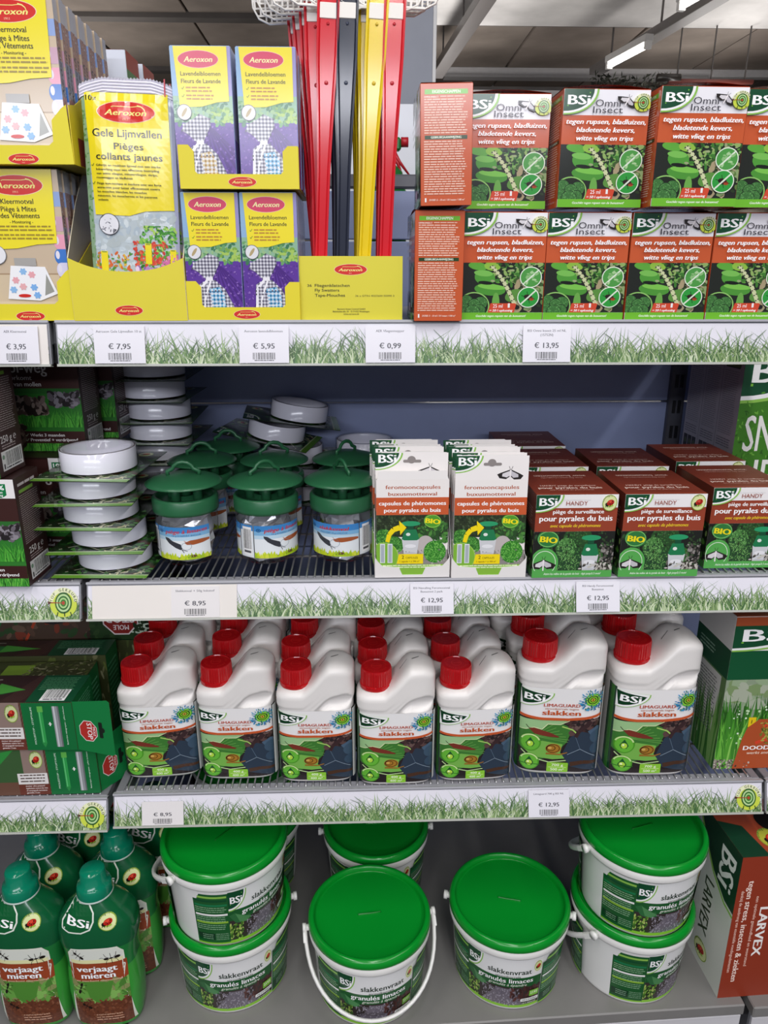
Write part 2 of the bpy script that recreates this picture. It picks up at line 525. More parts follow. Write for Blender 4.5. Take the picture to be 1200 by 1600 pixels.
def photo_hedge(a, x0, y0, x1, y1, bg='#26381f', n=260, size=9, pal=LEAF):
    old = a.clip; a.clip = (max(x0, old[0]), max(y0, old[1]), min(x1, old[2]), min(y1, old[3]))
    a.rect(x0, y0, x1, y1, bg); a.blobs(x0, y0, x1, y1, n, size, pal, .5, 6); a.clip = old


def mini_trap(a, cx, cy, s):
    a.poly([(cx-.55*s, cy), (cx+.55*s, cy), (cx+.42*s, cy+.95*s), (cx-.42*s, cy+.95*s)], '#cfd0d4'); a.ell(cx, cy+.95*s, .42*s, .12*s, '#bfc0c6')
    a.ell(cx, cy+.45*s, .36*s, .12*s, '#e6e6ea'); a.poly([(cx-.36*s, cy-.62*s), (cx+.36*s, cy-.62*s), (cx+.56*s, cy), (cx+.4*s, cy+.08*s), (cx-.4*s, cy+.08*s), (cx-.56*s, cy)], '#1f7a4c')
    a.rect(cx-.2*s, cy-.9*s, cx+.2*s, cy-.6*s, '#145034'); a.ell(cx, cy-.98*s, .62*s, .16*s, '#2a9a66'); a.ell(cx-.15*s, cy-.3*s, .14*s, .1*s, '#dfe8e0')


# --- insect concentrate carton
A = Art(515, 705, '#f2f0f6', 3); om = A
A.rect(0, 150, 515, 322, ORG)
A.clip = (0, 322, 515, 655); A.rect(0, 322, 515, 655, '#20241d'); A.blobs(170, 320, 515, 470, 190, 17, LEAF+['#20241d', '#9aa77a'], .5)
A.blobs(330, 430, 515, 655, 70, 30, ['#5a7a3c', '#8aa06a', '#3c5a2a', '#a99a78', '#2a3a20'], .6)
for x, y, rx, ry, r_, c in ((95, 345, 62, 26, .15, '#5ea93c'), (185, 345, 52, 30, .1, '#8fbf45'), (140, 420, 66, 50, .2, '#4f9a38'), (130, 392, 60, 20, .1, '#78bd55'), (175, 500, 100, 40, .1, '#4c9435'), (185, 482, 90, 18, .1, '#7ac24e'), (215, 590, 24, 70, 0, '#6aa84a'), (330, 540, 60, 40, -.4, '#5b8f3e')):
    A.ell(x, y, rx, ry, c, 18, r_)
A.ell(145, 455, 48, 12, '#141a12', 14, .1)
pts = [(178+k*16, 345+k*14+(k*k)*1.2) for k in range(11)]
A.line(pts, 22, '#cdd2a4', 26)
for k, (x, y) in enumerate(pts): A.ell(x-5, y+6, 5, 4, '#23261c', 8); A.ell(x+8, y-3, 5, 4, '#23261c', 8); A.ell(x+2, y+2, 3, 3, '#eef0c8', 6)
A.ell(pts[-1][0]+14, pts[-1][1]+14, 17, 15, '#1d1d18', 12)
A.ell(75, 612, 100, 96, '#8fc46a', 36); A.ell(75, 612, 92, 88, '#1b2216', 36)
for x, y, r_ in ((28, 578, 40), (22, 632, 34), (118, 590, 42), (76, 598, 36), (112, 640, 38), (68, 650, 46)): A.ell(x, y, r_+3, r_+3, '#12190f'); A.ball(x, y, r_, '#3c7036', ('#558f4c', '#6aa85e', '#447c3c'), 60, .09)
for cx, cy in ((430, 418), (420, 552)):
    A.ell(cx, cy, 70, 70, '#e4eedc', 32); A.ell(cx, cy, 64, 64, '#4e9a46' if cy < 500 else '#2f9a3c', 32)
    if cy < 500: A.blobs(cx-40, cy-40, cx+40, cy+40, 16, 13, ['#a9cf98', '#8dbd7c'], .5)
    else:
        A.ell(cx, cy, 30, 18, '#2a1c16', 14, .3); A.ell(cx+22, cy+12, 15, 11, '#a3401f', 12)
        for t in range(6): A.line([(cx, cy), (cx+46*math.cos(t*1.05+.3), cy+40*math.sin(t*1.05+.3))], 3, '#1c1512')
    A.line([(cx-46, cy+46), (cx+46, cy-46)], 10, '#dce8d4')
A.poly([(180, 592), (338, 592), (345, 600), (332, 656), (165, 656)], '#cf4a2e'); A.clip = (0, 0, 515, 705)
A.text('25 ml', 228, 622, 24, '#fff', w=62, bold=.3); A.text('= 50 l oplossing', 250, 648, 15, '#fff', w=148, bold=1.2, ital=True)
A.rect(292, 592, 305, 622, '#f0f0f0'); A.rect(294, 588, 303, 593, '#c33')
A.rect(0, 655, 515, 705, '#6fb92f'); A.text('Geschikt tegen rupsen van de buxusmot!', 250, 684, 14, '#f4fbe8', w=320, ital=True)
bsi(A, 0, 0, 205, 150, 50)
A.text('Omni', 262, 100, 40, '#3b3a44', w=150, bold=0); A.text('Insect', 264, 138, 38, '#3b3a44', w=178, bold=0)
moth(A, 378, 62, 66, .45); target(A, 470, 76, 38)
for st, y, ww in (('tegen rupsen, bladluizen,', 204, 475), ('bladetende kevers,', 252, 350), ('witte vlieg en trips', 301, 342)): A.text(st, 257, y, 29, '#ffffff', w=ww, bold=1.3, ital=True)
ART_OMNI = A
A = Art(320, 705, ORG, 5)
A.rect(25, 30, 290, 58, '#6fb92f'); A.text('EIGENSCHAPPEN', 158, 52, 17, '#f2f8e4', w=172, bold=1.2)
A.text('OMNI-INSECT', 66, 78, 10, '#fbe9dc', w=90, bold=1); A.para(120, 68, 285, 1, 14, '#f0c8b4'); A.para(22, 84, 290, 14, 14.6, '#f0c8b4', .45)
A.rect(25, 292, 290, 314, '#24421f'); A.text('GEBRUIKSAANWIJZING', 158, 309, 13, '#f2f8e4', w=190, bold=1.2)
A.para(20, 324, 290, 8, 14.6, '#f0c8b4', .45); A.para(20, 442, 290, 14, 14.6, '#f0c8b4', .45)
A.rect(24, 660, 34, 684, '#f4f4f4'); A.text('DOSIS: 5 - 10 ml / 10 l water / 100 m²', 165, 677, 11, '#fbe9dc', w=225, bold=.8, ital=True)
ART_OMNI_SIDE = A
A = Art(515, 320, ORG, 6); A.rect(0, 60, 515, 250, '#b54a28'); A.text('Omni Insect', 257, 170, 60, '#f6e2d4', w=360); ART_OMNI_TOP = A

# --- clothes moth trap pack
A = Art(545, 930, '#c9b59c', 7)
A.rect(0, 636, 545, 645, '#a98f72'); A.rect(0, 645, 545, 930, '#d2bfa2'); A.rect(100, 815, 470, 860, '#d9c9ae'); A.rect(100, 860, 470, 930, '#c2ac8a')
for x, y, c in ((500, 180, '#8fa7d8'), (500, 330, '#c8a0b4'), (505, 440, '#e8a0b8'), (500, 530, '#3f78c8'), (505, 615, '#d8d4ee'), (515, 695, '#d83a48'), (60, 600, '#8f9ac0'), (70, 770, '#d8505c'), (20, 500, '#c8a0b4')):
    A.rect(min(x, 545) if x > 300 else 0, y-46, 545 if x > 300 else x, y+44, c); A.ell(x, y, 26, 45, c); A.ell(x-6, y-10, 12, 26, '#e4e0ec')
for k in range(8): A.line([(492+k*7, 655), (492+k*7, 735)], 2, '#8a1a28')
A.poly([(50, 0), (513, 0), (499, 448), (380, 456), (260, 480), (150, 486), (50, 470)], '#f0e02a')
aerox(A, 296, 97, 162, 62)
A.text('Kleermotval', 292, 208, 30, '#3c3a20', w=192, bold=.6); A.text('Piège à Mites', 296, 254, 30, '#3c3a20', w=207, bold=.6); A.text('des Vêtements', 300, 294, 30, '#3c3a20', w=230, bold=.6)
A.text('- Monitoring -', 304, 326, 17, '#3c3a20', w=138, bold=.4); A.para(130, 340, 490, 2, 22, '#a08a2c', .4, .15, (2, 6)); A.para(135, 392, 490, 2, 22, '#a08a2c', .4, .1, (2, 6))
A.ell(127, 520, 62, 62, '#77787e'); A.ell(127, 520, 58, 58, '#e8e8ec'); A.ell(127, 520, 14, 36, '#8f8460', rot=.5); A.ell(127, 520, 10, 32, '#d2c090', rot=.5)
A.rect(230, 540, 360, 590, '#a9a6a2'); A.poly([(205, 588), (410, 595), (470, 760), (465, 768), (360, 810), (165, 798)], '#f3f3f6'); A.poly([(412, 640), (450, 752), (390, 778)], '#9a9b94')
for x, y, c in ((275, 625, '#8fbce8'), (325, 645, '#e8a8b0'), (225, 680, '#e8a8b0'), (330, 725, '#7fb2e8'), (205, 740, '#8fbce8'), (265, 720, '#e8b0b4'), (345, 775, '#7fb2e8')):
    for q in (0, 1.05, 2.1): A.ell(x, y, 24, 10, c, 10, q)
A.ell(268, 778, 38, 11, '#cf2a20')
ART_MOTH = A
A = Art(60, 560, '#c8c6cc', 8); A.rect(0, 80, 60, 210, '#b48a78'); A.rect(0, 210, 60, 330, '#8a8c9c'); A.rect(0, 330, 60, 400, '#b88a92'); A.rect(0, 400, 60, 560, '#5a4438'); A.text('Aeroxon', 36, 250, 22, '#4a4850', w=170, rot=-PI/2, ital=True)
A.blobs(0, 80, 60, 400, 60, 5, ['#a59a9c', '#77706e', '#d2c8c4'], .6); ART_MOTH_SIDE = A

# --- yellow sticky trap bag
A = Art(540, 1230, '#b9c4c9', 9)
A.blobs(40, 640, 520, 940, 160, 26, ['#c3cfd6', '#aebcc6', '#b4bec0', '#cfd8dc'], .6)
A.rect(0, 0, 30, 1300, '#8fae8a'); A.rect(520, 0, 560, 1300, '#a9abc4'); A.blobs(0, 60, 34, 900, 50, 12, ['#5f8f52', '#86a97c'], .5)
A.clip = (20, 700, 530, 1300); A.rect(20, 1100, 530, 1300, '#8a5a44'); A.blobs(20, 1090, 530, 1300, 160, 18, ['#b5563a', '#4f8f35', '#b48ac8', '#c77a3c', '#6a8f4a'], .6)
A.blobs(20, 860, 250, 1120, 150, 15, ['#4f8f35', '#86b04e', '#c77a3c', '#d8662c', '#e0b83c'], .5)
A.blobs(300, 690, 520, 1080, 300, 15, ['#3f8a2c', '#5daa3c', '#7cc04a', '#2f6f24', '#a8cf5a'], .5)
A.blobs(270, 790, 470, 930, 110, 13, ['#d8482c', '#c83a34', '#e06a4a', '#4f8a35'], .6)
A.blobs(270, 940, 450, 1070, 130, 18, ['#b48ac8', '#d8b0dc', '#e8d0e8', '#8f68ac'], .7)
A.blobs(430, 860, 540, 1040, 80, 13, ['#d070a8', '#e090b8', '#5d9a3c'], .6)
A.rect(60, 1040, 290, 1120, '#b5563a'); A.rect(440, 1010, 545, 1100, '#b5563a')
for x, y, w_, h_ in ((62, 850, 42, 150), (335, 800, 38, 115), (485, 830, 34, 95)): A.rect(x, y, x+w_, y+h_, '#f0dc1e'); A.rect(x+6, y+3, x+w_-6, y+7, '#3a7a30')
A.clip = (0, 0, 540, 1230)
A.poly([(20, 0), (505, 0), (520, 612), (350, 622), (250, 650), (45, 648)], '#f0dc1e')
A.text('10x', 60, 44, 28, '#2e2c1a', w=64, bold=.8); aerox(A, 262, 100, 172, 58)
A.text('Gele Lijmvallen', 262, 230, 40, '#2e2c1a', w=405, bold=.7); A.text('Pièges', 268, 295, 34, '#2e2c1a', w=172, bold=.7); A.text('collants jaunes', 268, 350, 36, '#2e2c1a', w=390, bold=.7)
for y, L in ((378, ('Gifvrije en reukloze lijmval met een sterke', 'lokwerking voor een effectieve bestrijding', 'van witte vliegen, mineervliegen, thrips,', 'rouwmuggen en bladluizen')), (475, ('Piège non-toxique et inodore avec une forte', 'attraction pour lutter efficacement contre', 'les mouches blanches, les mouches', 'mineuses, les moucherons et les pucerons', 'volants'))):
    A.line([(40, y+2), (46, y+8), (56, y-6)], 3, '#3a6a20')
    for k, st in enumerate(L): A.text(st, 68, y+8+k*22, 11, '#3c3a20', w=len(st)*8.9, bold=.9, al='l')
A.ell(125, 700, 62, 60, '#54545a'); A.ell(125, 700, 58, 56, '#e4e4ea'); A.blobs(85, 660, 160, 740, 14, 9, ['#8a8a94', '#5f6068'], .35)
ART_BAG = A

# --- lavender pack
A = Art(270, 585, '#9a92c8', 10)
A.rect(0, 0, 30, 560, '#8fb4d8'); A.clip = (0, 200, 270, 330); A.rect(0, 200, 270, 330, '#8fb89a'); A.blobs(0, 225, 270, 320, 110, 13, ['#4f8a5a', '#6da36a', '#9cc08a', '#3f7a55'], .6)
A.blobs(170, 250, 270, 310, 40, 11, ['#a8c860', '#7caa48'], .6); A.clip = (0, 310, 270, 585); A.rect(0, 310, 270, 585, '#5f3a9a')
for k in range(9): A.line([(150, 312), (40+k*45, 560)], 3, '#4c2a80', 20)
A.blobs(0, 320, 270, 585, 190, 6, ['#8560b8', '#8f6cbc', '#523088', '#6f48a4'], .6); A.clip = (0, 0, 270, 585)
A.poly([(15, 0), (255, 0), (255, 222), (200, 226), (130, 244), (30, 246)], '#f2e032')
A.ell(125, 52, 92, 36, '#f0c9c0'); A.ell(125, 52, 90, 34, '#d84a6a'); A.text('Aeroxon', 125, 63, 22, '#f8f0b0', w=128, bold=1.1, ital=True)  # logo red turned pink: the glare haze is put into the print colour
A.text('Lavendelbloemen', 132, 118, 17, '#47452a', w=180, bold=.5); A.text('Fleurs de Lavande', 132, 148, 17, '#47452a', w=178, bold=.5)
for y in (168, 200): A.line([(42, y), (46, y+5), (54, y-6)], 2, '#5a8a30'); A.para(62, y-5, 200, 2, 14, '#c08a3a', .4, .2, (2, 6))


def gingham(a, pts, x0, y0, x1, y1, st, light='#a3a1b0', dark='#565466'):
    a.poly(pts, light); old = a.clip; n = len(pts); a.layer()
    cx = sum(p[0] for p in pts)/n; cy = sum(p[1] for p in pts)/n
    y = y0
    while y < y1:
        x = x0
        while x < x1:
            def inside(px, py):
                ok = False; j = n-1
                for i in range(n):
                    if (pts[i][1] > py) != (pts[j][1] > py) and px < (pts[j][0]-pts[i][0])*(py-pts[i][1])/(pts[j][1]-pts[i][1])+pts[i][0]: ok = not ok
                    j = i
                return ok
            if inside(x+st/2, y+st/2): a.put([(x, y), (x+st, y), (x+st, y+st), (x, y+st)], dark)
            if inside(x+st*1.5, y+st*1.5): a.put([(x+st, y+st), (x+2*st, y+st), (x+2*st, y+2*st), (x+st, y+2*st)], '#e6e6ee')
            x += 2*st
        y += 2*st


gingham(A, [(78, 300), (118, 275), (160, 292), (165, 320), (125, 395), (100, 395), (60, 360), (30, 345), (40, 318)], 28, 275, 165, 395, 8)
gingham(A, [(60, 420), (100, 398), (135, 398), (185, 440), (225, 520), (240, 585), (75, 585), (58, 470)], 55, 398, 242, 585, 8)
A.line([(112, 385), (112, 402)], 34, '#f0eef4'); A.line([(100, 400), (66, 440), (60, 540)], 12, '#f4f2f8'); A.line([(118, 402), (90, 470), (75, 556)], 9, '#f4f2f8')
A.ell(48, 268, 34, 34, '#6a6a72'); A.ell(48, 268, 31, 31, '#e4e4e8'); A.ell(48, 268, 7, 22, '#b8a47a', rot=.6)
ART_LAV = A


def lav_patch(colr, light):
    a = Art(270, 585, None, 4); a.z = .0009; gingham(a, [(110, 440), (160, 432), (182, 470), (186, 540), (125, 545)], 108, 432, 188, 548, 9, light, colr); return a


PATCH = {'blue': lav_patch('#2a6f9e', '#8cc4e4'), 'tan': lav_patch('#a8844a', '#dccaa0')}

# --- swatter carton
A = Art(476, 300, '#e2d435', 12)
A.z = 2e-5; A.rect(0, 0, 476, 300, '#ded33c'); aerox(A, 238, 62, 76, 26)
A.text('36', 38, 142, 12, '#3c3a20', w=20, bold=.4, al='l')
for st, y, ww in (('Fliegenklatschen', 142, 160), ('Fly Swatters', 164, 112), ('Tape-Mouches', 188, 138)): A.text(st, 72, y, 13, '#3c3a20', w=ww, bold=.5, al='l')
A.text('36 x GTIN 4027600 50090 3', 438, 188, 8, '#57552a', w=180, bold=.3, al='r')
for st, y, ww in (('Aeroxon Insect Control GmbH', 250, 130), ('Bahnhofstraße 35 · D-71332 Waiblingen', 262, 170), ('www.aeroxon.de', 274, 72)): A.text(st, 238, y, 7, '#4a4826', w=ww, bold=.6)
ART_SWAT = A

# --- pheromone refill
A = Art(1050, 1400, '#efe9e6', 13)
A.text('feromooncapsules', 530, 130, 52, '#b0532c', w=790, bold=.9); A.text('buxusmottenval', 525, 225, 50, '#b0532c', w=700, bold=.9)
A.rect(0, 250, 1050, 500, ORG); A.text('capsules de phéromones', 525, 360, 56, '#fff', w=970, bold=1.1); A.text('pour pyrales du buis', 525, 460, 56, '#fff', w=820, bold=1.1)
photo_hedge(A, 0, 500, 1050, 820, '#28331f', 260, 26, ['#2c3c22', '#3a4c2c', '#1f2a1a', '#46583a'])
A.clip = (0, 500, 1050, 1400); A.blobs(600, 620, 1050, 940, 160, 34, ['#2f5a2a', '#3f7233', '#274a24', '#4f8a3c'], .6)
A.ball(110, 830, 130, '#2f6a28', ('#4f9a3c', '#68b04c', '#3c822f'), 150, .1); A.ball(270, 940, 130, '#2f6a28', ('#4f9a3c', '#68b04c', '#3c822f'), 150, .1)
A.rect(0, 1010, 1050, 1290, '#8f8a86'); A.blobs(0, 1010, 1050, 1290, 200, 14, ['#a39c98', '#7c7672', '#b4aeaa'], .8)
A.ell(720, 940, 125, 140, '#bdb4b2'); A.ball(860, 1040, 165, '#2f7a26', ('#5cae42', '#4c9836', '#79c257'), 260, .07)
mini_trap(A, 500, 850, 230)
A.ell(110, 1110, 215, 215, '#7fb63a'); A.ring(110, 1110, 215, 215, 10, '#a6d25c')
for x in (60, 170): A.rect(x-6, 915, x+66, 1200, '#dfe4e6'); A.rect(x+6, 930, x+54, 1190, '#aab4bc')
A.line([(160, 890), (190, 780), (250, 710), (340, 680)], 60, '#f5da12', 80); A.poly([(330, 580), (440, 680), (350, 790)], '#f5da12')
A.poly([(330, 1070), (690, 1070), (690, 1215), (300, 1215)], '#f5da12'); A.text('2', 390, 1140, 50, '#3a3410', bold=.6); A.text('CAPSULES', 520, 1140, 30, '#3a3410', w=180, bold=.3); A.text('1 capsule = ± 300 m²', 490, 1190, 24, '#7a5a10', w=290, bold=.4)
A.rect(0, 1225, 1050, 1400, '#86b93e'); A.para(20, 1232, 960, 2, 28, '#e8f4c8', .5, .03)
A.ell(820, 590, 130, 100, '#4f9a2c', rot=.2); A.ring(820, 590, 122, 92, 8, '#9cd05c'); A.text('BIO', 820, 625, 68, '#f6e21a', w=210, bold=2.2, rot=.12)
ART_FERO = A
A = Art(1050, 330, '#f1ecea', 14); bsi(A, 0, -20, 400, 250, 100); moth(A, 790, 235, 190, .05); A.ell(520, 92, 60, 50, '#8d8684'); A.rrect(400, 92, 660, 130, 18, '#8d8684')
ART_FHEAD = A

# --- pheromone trap carton
A = Art(1030, 960, '#f1eeee', 15)
A.rect(0, 150, 1030, 420, '#96402a'); A.text('piège de surveillance', 540, 215, 44, '#fff', w=640, bold=.9); A.text('pour pyrales du buis', 515, 300, 62, '#fff', w=920, bold=1.2)
A.text('avec capsule de phéromones', 515, 370, 36, '#f0cf2c', w=640, bold=.9, ital=True)
photo_hedge(A, 0, 420, 1030, 960, '#1d1f1c', 240, 24, ['#2d4426', '#24361f', '#355230', '#1c2419', '#41603a'])
A.clip = (0, 420, 1030, 960)
A.ball(560, 530, 190, '#274a26', ('#35602f', '#447a3c', '#213f20'), 220, .06); A.ball(420, 620, 130, '#3c6e35', ('#5f9a50', '#7ab868', '#477d3c'), 170, .08); A.ball(440, 760, 185, '#24452a', ('#5f9550', '#3c6e35', '#79ab62', '#2c5228'), 330, .055)
A.ball(790, 720, 110, '#2f5a2a', n=90); A.blobs(850, 580, 1030, 780, 50, 20, ['#55504c', '#8f8a86', '#35302c', '#6a6460'], .6); A.rect(640, 830, 1030, 960, '#a9a49c'); A.blobs(600, 790, 1030, 900, 40, 30, ['#c6c2ba', '#6a665e', '#3a3630'], .4)
mini_trap(A, 730, 690, 200)
A.ell(150, 790, 180, 180, '#57ab52', 36); A.ring(150, 790, 148, 148, 7, '#e6f2e0', 36); moth(A, 140, 790, 165)
A.rect(0, 878, 1030, 960, '#57ab52'); A.text('Attire les mâles de la pyrale du buis · Agit jusqu\'à 5 mois!', 520, 928, 24, '#eaf6e6', w=740, bold=.7, ital=True)
A.ell(180, 505, 140, 100, '#2f7a3c', rot=.15); A.ring(180, 505, 130, 92, 10, '#7cc06a'); A.text('BIO', 185, 545, 66, '#f6e21a', w=215, bold=2.2, rot=.1)
A.clip = (0, 0, 1030, 960); bsi(A, 0, 0, 345, 200, 80); A.text('HANDY', 510, 118, 46, '#96402a', w=270, bold=.2); ladybird(A, 920, 95, 92)
ART_HANDY = A
A = Art(1030, 900, '#7c3524', 16)
A.text('HANDY piège de surveillance', 500, 600, 42, '#e8c8bc', w=720, bold=.6); A.text('pour pyrales du buis', 500, 690, 62, '#f0d8cc', w=820, bold=1.1); A.text('avec capsule de phéromones', 500, 745, 28, '#d8a89a', w=560, bold=.5)
A.text('voor buxusmotten', 520, 180, 60, '#e8c8bc', w=700, bold=1.1, rot=PI); A.text('met feromooncapsule', 520, 270, 34, '#d8a89a', w=560, bold=.6, rot=PI); A.rect(0, 860, 1030, 900, '#96402a'); ART_HANDY_TOP = A
A = Art(900, 960, '#6a2f22', 17); photo_hedge(A, 0, 420, 900, 880, '#1d261a', 90, 34); A.rect(0, 878, 900, 960, '#4a8a46'); A.para(60, 180, 820, 7, 30, '#c99a8a', .4); ART_HANDY_SIDE = A

# --- mole repellent carton
A = Art(760, 1000, '#3c1f1c', 18)
A.rect(0, 380, 760, 1000, '#2f7a2c'); A.clip = (0, 380, 760, 1000); A.blades(0, 1010, 760, 420, 190, ['#3f9a32', '#58b23e', '#2c7426', '#6cc04a'], 12, .3)
A.blades(0, 760, 760, 200, 200, ['#3f9a32', '#58b23e', '#2c7426'], 12, .3); A.rect(0, 380, 760, 430, '#2c6a2c')
A.blobs(60, 470, 420, 620, 120, 46, ['#3a2c28', '#564640', '#7a6a64', '#241a18', '#8f8078'], .6); A.blobs(460, 420, 740, 540, 90, 38, ['#3c3438', '#6a646c', '#8f8a92', '#241f22'], .6); A.blobs(0, 700, 170, 960, 70, 46, ['#5a4a40', '#7c6a5c', '#33271f'], .6)
A.clip = (0, 0, 760, 1000); A.rect(0, 0, 760, 380, '#3c1f1c'); A.rrect(110, 800, 720, 920, 40, '#3a1c1a'); A.rect(400, 800, 760, 920, '#3a1c1a')
A.text('mol-weg', 250, 230, 110, '#d8d4d4', w=450, bold=.8); A.text('voorkomt', 190, 300, 44, '#cfcaca', w=270, bold=.6); A.text('graven van mollen', 190, 360, 42, '#d8d4d4', w=430, bold=.7)
A.text('Werkt 3 maanden', 400, 852, 30, '#f0eeee', w=330, bold=.9); A.text('Preventief + verdrijvend', 460, 900, 30, '#f0eeee', w=450, bold=.9)
A.line([(190, 838), (200, 850), (220, 824)], 7, '#8a9a80'); A.line([(190, 886), (200, 898), (220, 872)], 7, '#8a9a80')
A.rect(0, 0, 760, 12, '#241210')
ART_MOLE = A
A = Art(760, 1000, '#3c1f1c', 18); A.polys = list(ART_MOLE.polys); A.z = 9e-4
A.rect(470, 0, 720, 170, '#efecec'); A.poly([(500, 40), (690, 40), (690, 140), (650, 165), (500, 160)], '#0f7a44'); A.text('100 %', 595, 95, 42, '#fff', w=160, bold=1.2); A.text('duurzame', 595, 125, 22, '#fff', w=130, bold=.7); A.text('oorsprong', 595, 152, 22, '#fff', w=130, bold=.7)
A.rect(720, 0, 760, 170, '#efecec'); ART_MOLE2 = A
A = Art(420, 1000, '#3a1e1c', 19); A.rect(60, 120, 300, 150, '#7aa83c'); A.para(50, 60, 370, 1, 40, '#c9c0c0', .6); A.para(45, 170, 380, 24, 19, '#a39494', .4); A.text('250 g ℮', 210, 720, 60, '#e2dcdc', w=250, bold=.5); A.para(90, 740, 340, 2, 22, '#b8a8a8')
barcode(A, 60, 790, 400, 960, '#eceaea'); A.rect(60, 790, 120, 960, '#e4e2e2'); A.ell(90, 840, 20, 20, '#7a9a80'); A.rect(80, 900, 100, 945, '#333'); ART_MOLE_SIDE = A
A = Art(760, 420, '#2f1b1a', 20); A.text('mol-weg', 330, 200, 80, '#6f7f60', w=380, bold=.8, ital=True); ART_MOLE_TOP = A

# --- slug tape card
A = Art(700, 900, '#24321f', 21)
photo_hedge(A, 0, 0, 700, 840, '#22331e', 200, 40, ['#2f5a2a', '#3f7233', '#1d2c1a', '#4f8a3c', '#54382a'])
A.rect(150, 480, 560, 700, '#5a3428'); A.blobs(400, 740, 640, 830, 14, 30, ['#d8d0a0', '#e8e4c8', '#8a9a60'], .3); A.line([(60, 790), (200, 700), (350, 800), (520, 720), (660, 790)], 10, '#c9c8b0'); A.rect(0, 845, 700, 900, '#6fa53a'); A.rect(0, 835, 700, 847, '#cfe0b0')
ladybird(A, 560, 110, 60); bsi(A, 0, 0, 240, 160); ART_TAPE = A

# --- slug trap jar label
A = Art(830, 640, '#e9eef2', 22)
A.rect(0, 0, 830, 110, '#3f86c8'); A.rect(0, 110, 830, 190, '#7fb4dc'); A.rect(0, 190, 830, 260, '#bcd8ea')
A.text('piège à limaces', 470, 118, 70, '#c5342a', w=640, bold=1.1, ital=True, rot=-.04); A.text('16 g D\'APPÂT INCLUS', 470, 180, 28, '#3a6a9a', w=420, bold=.7)
A.ring(70, 90, 34, 34, 10, '#1c4a7a'); A.ell(70, 90, 12, 12, '#1c4a7a')
A.poly([(140, 200), (200, 215), (260, 270), (380, 330), (400, 420), (370, 440), (300, 400), (200, 320), (150, 250)], '#3a3c44'); A.line([(390, 430), (420, 500)], 10, '#3a3c44'); A.line([(380, 430), (470, 470)], 10, '#3a3c44')
A.poly([(430, 300), (520, 260), (700, 250), (820, 260), (820, 300), (700, 330), (560, 350), (470, 340)], '#a85a34'); A.line([(470, 300), (430, 260)], 8, '#a85a34'); A.ring(460, 370, 75, 75, 5, '#7a8a9a')
A.blades(0, 645, 830, 60, 150, ['#c6d82c', '#a8c828', '#d8e04a'], 60, .15); A.rect(0, 600, 830, 640, '#a8c828'); A.ell(540, 570, 60, 26, '#6a4a2c'); A.para(300, 590, 680, 1, 26, '#4a6a1c')
ART_JAR = A
A = Art(260, 640, '#e9eef2', 23); A.rect(0, 0, 260, 110, '#3f86c8'); barcode(A, 50, 40, 230, 600, '#f6f6f6'); ART_JAR2 = A
A = Art(830, 640, '#e9eef2', 22); A.polys = [p for p in ART_JAR.polys]; A.z = 6e-4
A.rect(120, 40, 830, 192, '#7fb4dc'); A.rect(120, 36, 830, 120, '#3f86c8'); A.text('slakkenval', 440, 118, 66, '#c5342a', w=470, bold=1.1, ital=True); A.text('INCLUSIEF 16 g LOKSTOF', 440, 178, 26, '#3a6a9a', w=420, bold=.7); ART_JAR3 = A

# --- slug pellet bottle label (spans the front and the flanks)


